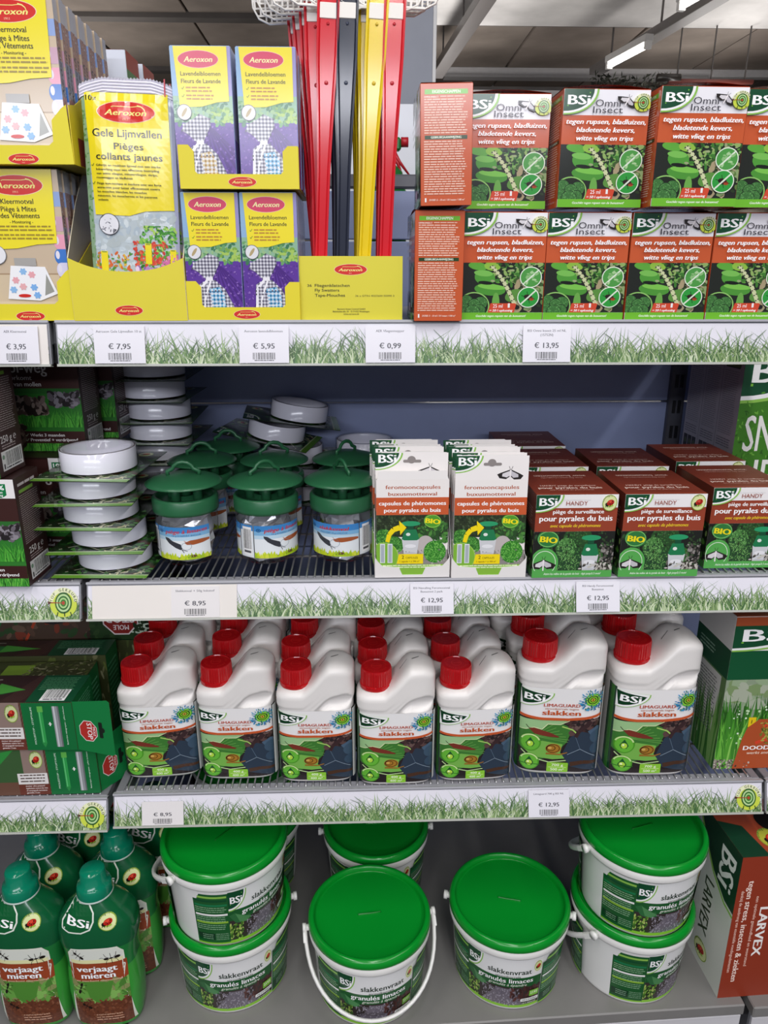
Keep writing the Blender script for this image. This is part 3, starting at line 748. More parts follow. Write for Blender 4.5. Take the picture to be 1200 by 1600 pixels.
def lima(l1, l2):
    A = Art(1180, 1120, '#1c2a1c', 24); a = A
    A.rect(0, 0, 200, 1120, '#0f3a22'); A.clip = (0, 0, 200, 1120); A.rect(60, 0, 130, 1120, '#2f6a2a'); A.rect(20, 0, 60, 1120, '#164526'); A.clip = (160, 0, 1080, 1120)
    A.rect(160, 0, 1080, 420, '#eeecec')
    A.rect(160, 400, 1080, 1120, '#2b2426')
    A.blobs(700, 400, 1080, 600, 90, 30, ['#4a3432', '#5c4442', '#38292a', '#6a5450'], .6)
    A.poly([(160, 420), (560, 430), (760, 520), (700, 720), (560, 900), (420, 960), (160, 800)], '#3f7a34')
    for k in range(8): A.line([(330, 640), (500+k*38, 440+k*40)], 5, '#6aa34e', 8)
    A.poly([(160, 420), (700, 420), (620, 470), (480, 470), (420, 540), (330, 520), (240, 560), (160, 570)], '#9cc48c'); A.line([(160, 575), (240, 562), (330, 524), (420, 545), (480, 472), (620, 474), (720, 420)], 9, '#dde8b4')
    A.line([(640, 500), (760, 540), (820, 600)], 16, '#a8cf6a')
    A.poly([(270, 540), (340, 530), (520, 590), (620, 640), (600, 650), (480, 640), (340, 610)], '#7a3428'); A.line([(280, 545), (240, 500)], 8, '#2a1a18')
    A.poly([(200, 800), (430, 700), (660, 740), (640, 860), (740, 930), (560, 950), (330, 920)], '#78b450'); A.line([(200, 850), (300, 930), (520, 990), (720, 960)], 14, '#bcd89a')
    A.poly([(660, 880), (740, 640), (860, 560), (1000, 600), (1080, 760), (1080, 1120), (760, 1040)], '#2f3c4c'); A.poly([(930, 560), (1040, 500), (1080, 520), (1080, 700), (1000, 660)], '#4a6076'); A.ell(1050, 640, 90, 90, '#3f5468'); A.ell(1060, 800, 90, 80, '#384c60')
    A.line([(720, 880), (860, 800), (1050, 920)], 6, '#8fa0b0'); A.line([(860, 800), (800, 640)], 5, '#5f7286')
    A.line([(800, 640), (830, 560), (900, 500), (960, 430)], 40, '#3c2a2c', 60)
    A.line([(760, 1010), (900, 980), (1080, 1000)], 60, '#4a3226', 40)
    A.ell(560, 800, 88, 66, '#a8782c'); A.ring(555, 800, 78, 58, 8, '#3a2414'); A.ring(535, 795, 50, 38, 8, '#3a2414'); A.ell(520, 792, 22, 16, '#d2a85a'); A.line([(480, 870), (640, 880), (720, 850)], 24, '#9a6a2c', 12)
    for cy, rr in ((730, 118), (990, 112)):
        A.ell(300, cy, rr, rr, '#4f9a2c', 32); A.ell(300, cy+8, rr*.85, rr*.82, '#68b83c', 28); A.ring(300, cy, rr*.95, rr*.95, rr*.14, '#cfe8a0', 24, -160, -20)
        A.poly([(300, cy-70), (350, cy+15), (330, cy+55), (270, cy+55), (250, cy+15)], '#1f5a2c'); A.ell(300, cy+18, 34, 36, '#b8e04a'); A.ell(290, cy+8, 12, 14, '#f0fac8')
    A.rect(180, 1020, 420, 1030, '#2f6a2a')
    A.rrect(500, 990, 740, 1120, 14, '#8cc83c'); A.text(l1, 620, 1040, 32, '#f4fae0', w=130, bold=.7); A.rect(520, 1052, 720, 1058, '#d8f0a0'); A.text(l2, 620, 1102, 32, '#f4fae0', w=150, bold=.7)
    pts = [(160, 372), (400, 400), (700, 400), (900, 380), (1080, 350)]; A.line(pts, 34, ORG)
    A.clip = (0, 0, 1180, 1120)
    def q(k): return [(160, 20)]+[(160+350*k*math.cos(R(t)), 60+170*k*math.sin(R(t))) for t in range(0, 91, 10)]
    A.poly(q(1.06)+[(160, 60)], '#8cc152'); A.poly(q(1.02), '#f4f4f4'); A.poly([(160, 20), (490, 90)]+[(160+330*math.cos(R(t)), 60+150*math.sin(R(t))) for t in range(15, 91, 10)], '#0f3a20')
    A.text('BSi', 315, 162, 84, '#fff', w=215, bold=1.5, rot=.06)
    A.text('LIMAGUARD', 620, 235, 40, '#b5442c', w=400, bold=.8); A.text('strooikorrels tegen', 620, 272, 22, '#b5643c', w=370, bold=.4); A.text('slakken', 620, 345, 62, '#c2572c', w=420, bold=1.6)
    A.layer(); r = A.rnd
    for k in range(130):
        t = r.uniform(0, 2*PI); q_ = r.uniform(.75, 1.55); x = 960+105*q_*math.cos(t); y = 150+88*q_*math.sin(t)
        A.put(A.ellp(x, y, 15, 6, 6, t), r.choice(['#2f7ab8', '#3f9ad0', '#2c6a5a', '#174a6a', '#4aa0b8']))
    for rr, c in ((92, '#5ab83c'), (74, '#a8d84a'), (64, '#2c5a22'), (48, '#8fd02c'), (36, '#2c4a1c'), (24, '#c8c83c'), (14, '#8a4a2c')): A.ell(955, 140, rr, rr*.9, c)
    A.rect(1080, 0, 1180, 1120, '#e9e7e7')
    return A


ART_LIMA4 = lima('400 g', '400 m²'); ART_LIMA7 = lima('700 g', '500 m²')

# --- ant repellent bottle label
A = Art(470, 820, None, 25); cols = '#0f5a34'
lab = [(30, 170), (60, 130), (400, 130), (440, 180), (440, 300), (420, 420), (445, 560), (470, 820), (0, 820), (20, 560), (45, 420), (25, 300)]
A.poly(lab, '#e6e9dc'); A.clip = (0, 0, 470, 820)
A.poly([(p[0]*.93+17, p[1]*.98+12) for p in lab], '#dfe2d8')
A.rect(45, 230, 430, 262, '#e8e6b0'); A.clip = (28, 262, 450, 820)
A.rect(0, 262, 470, 420, '#9a4426'); A.rect(0, 420, 470, 820, '#5f8f3c'); A.blobs(28, 430, 450, 590, 70, 40, ['#6aa548', '#84b85c', '#4c7f33', '#8a8f5a'], .5)
A.rect(0, 600, 470, 820, '#6a3a26'); A.blobs(28, 580, 450, 820, 260, 13, ['#6a3a26', '#7a452e', '#5c3322', '#84523a', '#603628'], .6); A.poly([(120, 430), (340, 430), (300, 560), (210, 620), (150, 560)], '#4f8a34')
A.clip = (0, 0, 470, 820); ant(A, 355, 222, 62, -.12); ant(A, 110, 190, 46, .7); ant(A, 90, 480, 52, 1.9); ant(A, 120, 640, 42, .5)
A.text('verjaagt', 232, 330, 48, '#fff', w=300, bold=1.3); A.text('mieren', 238, 388, 48, '#fff', w=250, bold=1.3); A.text('en voorkomt nestvorming', 240, 414, 15, '#f0c8a8', w=340, bold=.6, ital=True)
A.text('concentraat', 280, 726, 16, '#e8b89a', w=200, bold=.6); A.para(180, 740, 400, 2, 22, '#d8a88c')
ART_ANT = A
A = Art(470, 220, None, 26)
A.poly([(110, 0), (60, 70), (20, 130), (22, 175), (70, 200), (160, 205), (225, 180), (255, 120), (258, 60), (230, 0)], '#dfe8dc'); A.poly([(112, 8), (68, 72), (30, 132), (32, 168), (74, 190), (158, 195), (216, 172), (244, 118), (247, 60), (222, 8)], '#0f5a30')
A.text('BSi', 140, 150, 56, '#fff', w=150, bold=1.4, rot=.18); ladybird(A, 345, 130, 62); ART_ANT2 = A

# --- slug pellet bucket wrap (whole circumference, starts at the middle of the back)


def bucket_front(A, x, w_):
    A.clip = (x, 0, x+w_, 400); A.rect(x, 0, x+w_, 400, '#1d5a2c'); A.rect(x, 0, x+w_, 150, '#ebebeb')
    A.rect(x, 230, x+w_, 380, '#38302e'); A.poly([(x, 190), (x+60, 175), (x+130, 225), (x+200, 215), (x+220, 250), (x+120, 260), (x+60, 250)], '#2f6a3c'); A.poly([(x+60, 180), (x+100, 250), (x+170, 262), (x+210, 235)], '#4f8a55')
    A.blobs(x, 260, x+130, 385, 90, 14, ['#8fae4c', '#6a9a38', '#b4c86c', '#3f6a24', '#26401a'], .6)
    A.poly([(x+150, 385), (x+w_*.42, 240), (x+w_*.62, 245), (x+w_*.78, 385)], '#6f6872'); A.blobs(x+170, 240, x+w_*.72, 385, 260, 7, ['#958f9c', '#7c7682', '#aaa4b0', '#6a6470'], .7)
    A.blobs(x+w_*.6, 225, x+w_, 330, 40, 26, ['#4a2c2a', '#5c3834', '#3a2220'], .5)
    A.rect(x, 378, x+w_, 400, '#8cc83c')
    bsi(A, x, 12, 175, 145, 44); A.text('slakkenvraat', x+w_*.57, 122, 38, '#26382a', w=w_*.56, bold=.8); A.text('strooikorrels', x+w_*.55, 148, 16, '#3a4a3c', w=w_*.32, bold=.5)
    A.text('granulés limaces', x+w_*.52, 192, 34, '#fff', w=w_*.72, bold=1.1); A.text('granulés à épandre', x+w_*.55, 218, 20, '#dfe8d8', w=w_*.5, bold=.6, ital=True)
    A.rect(x+w_-95, 20, x+w_-8, 118, '#f0efe6'); ladybird(A, x+w_-52, 70, 42)
    A.rrect(x+w_-120, 262, x+w_-15, 310, 6, '#7cc03c'); A.text('2,5 KG', x+w_-68, 292, 20, '#f4fae0', w=80, bold=1); A.rrect(x+w_-210, 322, x+w_-10, 348, 12, '#e8e8e6'); A.text('100 % KORRELS', x+w_-110, 341, 12, '#3a5a3c', w=150, bold=.8); A.text('100 % GRANULÉS', x+w_-110, 368, 11, '#dfe8d8', w=150, bold=.7)
    A.clip = (0, 0, A.W, 400)


def bucket_instr(A, x, w_):
    A.rect(x, 60, x+w_, 400, '#1d5a2c'); A.poly([(x+40, 60), (x+70, 20), (x+w_, 20), (x+w_, 60)], '#1d5a2c'); A.rect(x+50, 36, x+w_-12, 50, '#8cc152')
    for y, c in ((64, '#0f4a2c'), (96, '#1d7a4c'), (118, None), (168, '#f0f0ee'), (190, None), (226, '#8cb83c'), (250, None)):
        if c: A.rect(x+14, y, x+w_-12, y+14, c)
        else: A.para(x+14, y, x+w_-14, 3, 15, '#86b08a', .4)
    A.rect(x+14, 318, x+w_*.55, 370, '#0f3a22'); A.para(x+60, 325, x+w_*.52, 3, 15, '#7aa080'); A.para(x+w_*.58, 318, x+w_-12, 4, 14, '#7aa080'); A.rect(x, 388, x+w_, 400, '#8cc83c')


A = Art(3600, 400, '#e6e6e4', 27)
for x0 in (0, 1800):       # 10 units per degree; front panels centred at 900 and 2700
    bucket_instr(A, x0+170, 340); bucket_front(A, x0+510, 780); bucket_instr(A, x0+1290, 340)
ART_BUCKET = A

# --- mole alarm carton (long, lying)
STOPRED = '#b5302a'


def octagon(A, cx, cy, r, rot=0, col=STOPRED):
    def o(k): return [(cx+r*k*math.cos(R(22.5+45*i)), cy+r*k*math.sin(R(22.5+45*i))) for i in range(8)]
    A.poly(o(1), '#e8dcdc'); A.poly(o(.93), col)
    c, q = math.cos(rot), math.sin(rot)
    A.text('STOP', cx+q*r*.1*-1, cy+c*r*.2, r*.5, '#f4e8e8', w=r*1.45, bold=1.2, rot=rot); A.text('MOLE', cx+q*r*.5, cy-c*r*.42, r*.25, '#f4e8e8', w=r*.8, bold=.8, rot=rot)


A = Art(1800, 420, '#5a3a30', 28)
for k in range(12): A.line([(900+k*28, 420), (1180+k*28, 0)], 5, '#7a5a4e')
A.rect(0, 0, 900, 420, '#3a5a34'); A.poly([(0, 120), (820, 0), (500, 230), (0, 330)], '#2f8a3c'); A.rect(900, 0, 1170, 420, '#8f7a72')
A.rect(0, 300, 900, 420, '#6a4a3c')
A.rect(820, 220, 1180, 320, '#e4e0de'); A.para(850, 232, 1150, 3, 28, '#5a4a44', .4, .1); A.rect(820, 325, 1190, 420, '#6a352a')
for k, st in enumerate(('moteur ultra puissant!', 'également contre les rats', 'et campagnols terrestres', 'garantie: 3 ans')): A.text(st, 900, 344+k*21, 13, '#eee4e0', w=len(st)*10.4, bold=.8, al='l')
ladybird(A, 1070, 95, 78, '#cfd8a0')
A.rect(1200, 0, 1800, 420, '#0f6a36')
A.text('MOLESTOP - STOPTAUPE', 1320, 200, 20, '#cfe4d4', w=330, bold=.5, rot=-PI/2)
A.rect(1385, 30, 1450, 80, '#5fae4c'); A.rect(1392, 80, 1443, 350, '#2f9a4c'); A.rect(1400, 80, 1412, 350, '#62c078'); A.poly([(1385, 350), (1450, 350), (1418, 395)], '#2a8a44')
A.text('+', 1515, 210, 46, '#f0f0f0', bold=3)
A.rect(1560, 30, 1640, 390, '#8f9296'); A.rect(1572, 30, 1592, 390, '#c4c7ca'); A.rect(1622, 30, 1640, 390, '#6a6d70')
A.text('Batterijen inbegrepen - piles incluses', 1700, 200, 16, '#cfe4d4', w=340, bold=.4, rot=-PI/2)
ART_STOP = A
A = Art(1800, 420, '#33201d', 29)
for k in range(10): A.line([(950+k*24, 420), (1200+k*24, 0)], 5, '#5c4038')
A.para(100, 60, 800, 1, 60, '#8a8078', .3); A.poly([(0, 120), (900, 160), (1120, 230), (900, 300), (0, 330)], '#2a6a34'); A.poly([(780, 130), (1140, 230), (760, 320)], '#4a9a3c'); A.rect(1250, 0, 1800, 420, '#0f4a2c'); A.para(1290, 40, 1730, 8, 26, '#4f8a62', .4)
barcode(A, 1400, 220, 1700, 400); ART_STOP_TOP = A
A = Art(420, 420, '#0f6a36', 30); A.para(40, 60, 380, 12, 24, '#5fae80', .4); ART_STOP_END = A
A = Art(1800, 420, '#4a3a30', 31); A.blobs(0, 0, 1800, 420, 90, 60, ['#5a4438', '#6a5446', '#3a2c26', '#2f4a2a', '#7a3a2c'], .5); A.poly([(0, 420), (0, 150), (480, 60), (300, 420)], '#1f6a34'); A.line([(600, 420), (800, 100), (1000, 80)], 26, '#a8442c')
A.ell(900, 130, 190, 130, '#241f22'); A.ring(900, 120, 150, 100, 14, '#8a6a5a'); A.rect(1250, 0, 1800, 420, '#24401f'); A.blobs(1250, 0, 1800, 420, 60, 40, ['#2f4a26', '#1d331a'], .5)
A.ring(2010, 260, 260, 260, 14, '#cfe0cc'); A.text('BSi', 1760, 260, 100, '#cfe0cc', w=200, bold=1, rot=PI); octagon(A, 1560, 195, 190, PI, '#8a2420'); ART_STOP_UP = A
A = Art(400, 420, '#0f6a36', 32); octagon(A, 180, 230, 98, PI/2); ART_TAB = A
A = Art(1800, 300, '#4a4a2c', 33); A.rect(0, 0, 1800, 300, '#3f4426'); A.para(60, 40, 900, 6, 30, '#6f8a4a', .4); A.rect(1000, 60, 1260, 230, '#7a9a34'); A.blobs(1200, 0, 1800, 300, 100, 24, ['#6a6a4a', '#4f5a30', '#8a8a6a', '#55602f'], .4); A.text('PERMANENT DETONATION BELL MOLLEN', 500, 270, 26, '#d8d0c0', w=760, bold=.6, rot=PI); ART_STOP_B = A

# --- moss / lawn carton
A = Art(800, 1080, '#eeece8', 34)
A.rect(0, 230, 800, 430, '#0f5230'); A.text('mos en', 610, 330, 62, '#f2f2f0', w=300, bold=1.2); A.text('gazon', 560, 405, 62, '#f2f2f0', w=330, bold=1.2)
A.rect(0, 430, 800, 1080, '#8a9a80'); A.clip = (0, 430, 800, 1080); A.blobs(0, 430, 800, 640, 60, 60, ['#a8b09c', '#7c9464', '#93a886'], .6); A.blades(0, 1080, 800, 240, 560, ['#2f6a1f', '#3f842a', '#245518'], 34, .12, .3)
A.blades(0, 1080, 800, 260, 430, ['#4f9a30', '#3f842a', '#69b340', '#8ac65a'], 28, .15, .5); A.blobs(60, 620, 700, 900, 60, 7, ['#dfeed8', '#c0dcb0'], 1, 8)
A.rect(0, 1010, 240, 1080, '#7c736a'); A.blobs(0, 1010, 240, 1080, 160, 7, ['#c4bab0', '#5a524a', '#9a9086', '#3a342e'], .8)
A.clip = (0, 0, 800, 1080)
A.poly([(190, 700), (240, 700), (240, 760), (190, 770)], '#e8c81c'); A.text('1', 212, 745, 26, '#5a4a10', bold=1); A.poly([(190, 775), (260, 715), (800, 715), (800, 1080), (130, 1080), (165, 860)], '#b0502a')
A.clip = (250, 730, 800, 900); A.blobs(280, 740, 620, 895, 160, 14, ['#8f9a3c', '#6f8030', '#a8b050', '#4f5a24'], .4); A.line([(260, 890), (560, 780)], 24, '#d8442a'); A.line([(300, 760), (600, 900)], 24, '#d8442a'); A.clip = (0, 0, 800, 1080)
A.text('DOODT HET MOS', 420, 940, 30, '#fff', w=470, bold=1.2); A.text('werkt snel en krachtig', 380, 972, 20, '#f6dcc8', w=330, bold=.6, ital=True); A.poly([(450, 1000), (800, 1000), (800, 1080), (420, 1080)], '#6fae2c'); A.text('VOOR GAZON', 600, 1062, 34, '#123a16', w=290, bold=1.3)
bsi(A, 0, 58, 520, 175, 74); A.rect(0, 0, 800, 58, '#a04a28'); A.text('mossen in gazon', 420, 46, 30, '#f0d8c8', w=330, bold=.7)
ART_MOS = A
A = Art(500, 1080, '#dddbd8', 35); A.rect(0, 230, 500, 430, '#0f4a2c'); A.para(60, 290, 300, 3, 24, '#8fb09a'); A.rect(0, 430, 500, 1080, '#5f7f4c'); A.clip = (0, 430, 500, 1080); A.blades(0, 1080, 500, 160, 560, ['#2f6a1f', '#4f8a34', '#7aa65c'], 30, .1, .4); A.clip = (0, 0, 500, 1080)
A.rect(40, 440, 430, 960, '#cfcdca'); A.para(70, 480, 400, 18, 22, '#6a6a6c', .35); ART_MOS_SIDE = A

# --- fertiliser box at the far right of the second shelf
A = Art(900, 1100, '#3f7a22', 36); A.blobs(0, 0, 900, 1100, 700, 14, ['#4f8f2c', '#3a701f', '#69a83c', '#2c5a1a'], .4)
bsi(A, 0, 0, 620, 330, 130); A.text('SNAIL', 330, 640, 230, '#e9e7e2', w=520, bold=.6); A.text('HELP', 330, 930, 230, '#e9e7e2', w=520, bold=.6); ART_SNAIL = A
A = Art(700, 1100, '#b9b4bc', 37)
for k in range(3):
    x = 20+k*230; A.rrect(x, 30, x+180, 120, 14, '#3a4a2c'); A.rrect(x+8, 38, x+172, 112, 10, '#6a7a3c'); A.para(x, 140, x+180, 30, 14, '#8a8690', .3, .1)
    A.para(x, 580, x+180, 4, 16, '#77737c'); A.para(x, 780, x+180, 16, 16, '#8f8b94', .3)
    for j in range(3): A.rect(x+j*62, 660, x+j*62+54, 750, '#2a2420'); A.ell(x+j*62+27, 705, 16, 20, '#4f5a34')
    if k: A.rect(x-24, 0, x-20, 1100, '#77737a')
ART_SNAIL_SIDE = A

# --- nematode / plant booster box, lettering turned on its side
A = Art(900, 1100, '#8f3520', 38)
A.text('LARVEX', 168, 575, 56, '#f4eeea', w=380, bold=1.4, rot=PI/2); A.text('tegen stress, insecten & ziekten', 66, 572, 36, '#f4dcd0', w=790, bold=1, rot=PI/2)
A.text('een optimale gezondheid en weerstand', 130, 570, 19, '#f0c8b8', w=550, bold=.4, rot=PI/2); A.text('dankzij de aanbreng van essentiële voedingselementen', 30, 570, 19, '#f0c8b8', w=640, bold=.4, rot=PI/2); ART_LARVEX = A
A = Art(420, 1100, '#d9dcd4', 39); A.poly([(0, 0), (420, 0), (420, 430), (330, 420), (200, 330), (80, 180), (0, 60)], '#0f3a24'); A.line([(0, 60), (80, 190), (200, 345), (330, 440), (420, 455)], 18, '#8cc152')
A.text('BSi', 240, 210, 140, '#e8eee8', w=250, bold=1.2, rot=PI/2); A.text('LARVEX', 140, 640, 90, '#3a4a34', w=420, bold=.9, rot=PI/2); ladybird(A, 200, 980, 70); ART_LARVEX_SIDE = A
A = Art(900, 420, '#a04428', 40); A.para(180, 40, 800, 2, 30, '#d8a08c'); A.poly([(0, 420), (0, 150), (130, 200), (170, 420)], '#0f3a24'); ladybird(A, 250, 300, 75, '#b8b83c'); ART_LARVEX_TOP = A

# --- shelf edge strip and price cards


def strip_art(W, seed, badge_end=False, blank=None):
    A = Art(W, 42, '#e2e0e9', seed)
    A.blades(-5, 42.5, W+5, int(W*.8), 41, ['#6f8f5c', '#86a26e', '#5c7f4c', '#9cb484'], 1.9, .6, .75)
    A.blades(-5, 42.5, W+5, int(W*.95), 31, ['#567a42', '#6f9052', '#466638', '#889f6a', '#b1c098', '#3c5a30'], 2.3, .75, .7)
    A.blades(-5, 42.5, W+5, int(W*.8), 19, ['#577f44', '#738f58', '#42663a', '#b4c69c', '#8ca470', '#c9d4b4'], 2.2, .8, .6)
    A.layer(); r = A.rnd
    for k in range(int(W*.02)):
        x = r.uniform(0, W); l = r.choice((-1, 1))*r.uniform(8, 22); A.line([(x, 30), (x+l*.4, 16), (x+l, r.uniform(4, 12))], 1.3, '#54704a', .4)
    if blank: A.rect(blank[0], 0, blank[1], 42, '#e6e0da')
    if badge_end: target(A, W-21, 21, 13.5)
    return A


def price_art(lines, price, seed=50, faint=False):
    A = Art(62.5, 40, '#e6e4ec' if not faint else '#e4e0e0', seed)
    for k, l in enumerate(lines): A.text(l, 31, 7.0+k*4.6, 2.6, '#66646e', w=min(56, len(l)*2.1), bold=.5)
    A.text(price, 31, 24.5, 5.6, '#4a4a52', w=len(price)*4.5, bold=.9); barcode(A, 15, 28, 47, 38.5, None)
    return A
# ------------------------------------------------------------------ the setting
def structure(name, mb, mats, parent=None):
    o = mb.build(name, mats, parent)
    if parent is None: o['kind'] = 'structure'
    return o


m = MB(); m.box(-9, -7, -.1, 9, 12.2, 0, '#4a4846'); structure('floor', m, CONC)
CZ = 3.86
# ceiling of precast planks with recessed joints running away from the camera
ceil = MB(); ceil.box(-9, -7, CZ+.04, 9, 12.2, CZ+.2, '#4a4644'); ceil = structure('ceiling', ceil, CONC)
rr = random.Random(4); x = -7.3; k = 0
while x < 8.5:
    for y0 in (5.05, 8.95, 10.9):
        y1 = {5.05: 8.7, 8.95: 10.75, 10.9: 12.1}[y0]
        b = MB(); c = rr.choice(('#8b8078', '#93887f', '#847970', '#978b82')); b.box(0, 0, 0, 1.17, y1-y0, .1, c)
        o = b.build('ceiling_plank', CONC, ceil); o.location = (x, y0, CZ-.03-rr.random()*.01)
    x += 1.2
for y0, c, zz in ((8.66, '#5f5a57', .05), (10.72, '#5a5553', .05)):
    b = MB(); b.box(-9, y0, 0, 9, y0+.16, zz+.1, c); o = b.build('ceiling_beam', CONC, ceil); o.location = (0, 0, CZ-zz-.03)
b = MB(); b.box(.6, 7.4, 0, 9, 8.6, .3, '#d9d6d4', .01); o = b.build('ceiling_beam', CONC, ceil); o.location = (0, 0, CZ-.14)  # light falling on this lower beam is put into its pale colour
m = MB(); m.box(-9, 11.6, 0, 9, 11.8, CZ+.1, '#b5b1b0'); structure('wall_back', m, CONC)
m = MB(); m.box(-9.1, -7, 0, -9, 12, CZ+.1, '#a9a6a6'); structure('wall_left', m, CONC)
m = MB(); m.box(9, -7, 0, 9.1, 12, CZ+.1, '#a9a6a6'); structure('wall_right', m, CONC)
# pale cable trough along the far wall
m = MB(); m.box(1.5, 10.6, CZ-.12, 9, 10.75, CZ-.03, '#dcdada', .01); m.box(1.5, 10.58, CZ-.15, 4.9, 10.77, CZ-.12, '#a8a6a6'); o = m.build('cable_trough', STEEL); tag(o, 'pale cable trough running along the far wall below the ceiling', 'cable trough')
b = MB()
for x in (2.2, 3.6, 5.0, 6.4, 7.8): b.box(x, 10.66, CZ-.03, x+.02, 10.69, CZ+.01, '#8f8c8c')
b.build('hanger_rod', STEEL, o)
# carrying rail with fluorescent tubes


def tube_light(p0, p1, label):
    p0 = Vector(p0); p1 = Vector(p1); mid = (p0+p1)/2
    t = thing('ceiling_light', label, 'ceiling light', mid, 0, None)
    L = (p1-p0).length; a = math.atan2(p1.x-p0.x, p1.y-p0.y)
    M = Matrix.Rotation(-a, 4, 'Z')
    m = MB(); m.box(-.04, -L/2, .03, .04, L/2, .09, '#c4c2c0', .004, 0, M); m.build('housing', STEEL, t)
    m = MB(); m.tube([M @ Vector((0, -L/2+.03, 0)), M @ Vector((0, L/2-.03, 0))], .022, '#ffffff', 12)
    m.build('fluorescent_tube', EMIT, t)
    for s in (-1, 1):
        m = MB(); m.box(-.03, s*(L/2-.02)-.02, -.03, .03, s*(L/2-.02)+.02, .04, '#d6d4d2', .003, 0, M); m.build('end_cap', PLAST, t)
    return t


EMIT = bpy.data.materials.new('lit_tube'); EMIT.use_nodes = True
_b = EMIT.node_tree.nodes['Principled BSDF']; _b.inputs['Emission Color'].default_value = (1, .97, .9, 1); _b.inputs['Emission Strength'].default_value = 14
LZ = 3.3
pa = at(950, 104, Z=LZ); pb = at(1014, 70, Z=LZ)
tube_light(pa, pb, 'lit fluorescent tube hanging under the ceiling right of the grey pillar')
d_ = (pb-pa); pc = at(1062, 12, Z=LZ)
tube_light(pc, pc+d_, 'lit fluorescent tube at the top right edge of the view')
# slanting lamp rails
for (x0, y0, x1, y1), lb in (((930, 113, 1150, -20), 'grey lamp carrying rail above the lit fluorescent tube'), ((682, 118, 772, -20), 'dark grey rail hanging just right of the grey pillar')):
    z_ = LZ+.13; p = at(x0, y0, Z=z_); q = at(x1, max(y1, -20), Z=z_)
    L = (q-p).length; a = math.atan2(q.x-p.x, q.y-p.y); M = Matrix.Rotation(-a, 4, 'Z')
    m = MB(); m.box(-.07, -L/2, -.03, .07, L/2, .05, '#6f6a68' if x0 > 800 else '#4f4a48', .004, 0, M)
    o = m.build('lamp_rail', STEEL); o.location = (p+q)/2; tag(o, lb, 'rail')
    b = MB()
    for f in (-.35, .05, .4): v = M @ Vector((0, L*f, 0)); b.box(v.x-.008, v.y-.008, .05, v.x+.008, v.y+.008, CZ-z_-.04, '#55504e')
    b.build('hanger_rod', STEEL, o)

YB = 1.43
# grey pillar panel behind the swatters
p = at(500, 200, Y=2.3); q = at(677, 200, Y=2.3)
m2 = MB(); m2.box(p.x-.0, 0, 0, q.x, .3, CZ-.04, '#8d919e', .004); o = m2.build('grey_pillar', STEEL); o.location = (0, 2.3, 0); tag(o, 'tall flat grey pillar standing behind the fly swatters', 'pillar')
b = MB(); b.box(q.x-.006, -.004, 0, q.x+.004, .004, CZ-.04, '#e2e0de', .001); b.build('edge_trim', PLAST, o)
# white sign card and spray bottle on the far side of the gondola
m = MB(); m.box(-.45, 0, -.02, 1.3, .40, 0, '#9a9ca4', .002); o = m.build('rear_shelf', STEEL); o.location = (0, YB+.03, 1.3225); tag(o, 'grey shelf on the far side of the gondola, carrying the spray bottle', 'shelf')
m = MB(); m.box(.30, 0, 0, .56, .01, .335, '#eef0f8', .001); o = m.build('white_card_sign', CARD); o.location = (0, 1.72, 1.3225); tag(o, 'pale white card standing behind the spray trigger', 'sign')

# distant shelf run against the far wall with slotted uprights
t = thing('far_wall_shelving', 'pale grey slotted wall shelving far behind the orange cartons', 'shelving', (0, 9.6, 0))
m = MB(); m.box(1.2, .02, 0, 9, .06, 3.36, '#d6d3d3'); m.build('back_panel', STEEL, t)
for px in (778, 877, 1003):
    X = at(px, 135, Y=9.6).x
    m = MB(); m.box(X-.03, -.03, 0, X+.03, .02, 3.30, '#8f8d8d')
    for k in range(56): m.box(X-.012, -.034, 1.2+k*.037, X+.012, -.029, 1.222+k*.037, '#3a3838')
    m.build('slotted_upright', STEEL, t)
t = thing('leafy_garland', 'dark leafy plant on top of the far shelving, right of centre', 'plant', at(985, 140, Y=8.9))
m = MB(); r = random.Random(9)
for k in range(420):
    a, b_ = r.uniform(0, 2*PI), r.uniform(-.45, .45); c_ = Vector((b_, r.uniform(-.12, .12), r.uniform(-.14, .14)))
    u_ = Vector((r.gauss(0, 1), r.gauss(0, 1), r.gauss(0, 1))).normalized()*.04; v_ = u_.orthogonal().normalized()*.016
    m.add([c_-u_, c_+v_, c_+u_, c_-v_], [(0, 1, 2, 3)], r.choice(['#3c4038', '#50544a', '#2c302a', '#6a6c62']))
m.build('foliage', MATTE, t)['kind'] = 'stuff'
m = MB(); m.tube([(-.45, 0, -.12), (-.1, 0, -.05), (.45, 0, -.1)], .012, '#4a3c30', 6); m.build('stem', MATTE, t)
p = at(1044, 127, Y=8.5); q = at(1176, 128, Y=8.5)
m = MB(); m.tube([(0, 0, 0), (q.x-p.x, 0, 0)], .025, '#6e3a34', 8); m.tube([(-.12, 0, .03), (.12, 0, .03)], .04, '#26221f', 8); o = m.build('red_brown_pipe', PLAST); o.location = p; tag(o, 'dark red pipe running beside the leafy plant at the far wall', 'pipe')
for f_ in (.1, .5, .9):
    b = MB(); x_ = (q.x-p.x)*f_; b.box(x_-.006, -.006, .02, x_+.006, .006, CZ-.01-p.z, '#4a4644'); b.build('hanger_rod', STEEL, o)

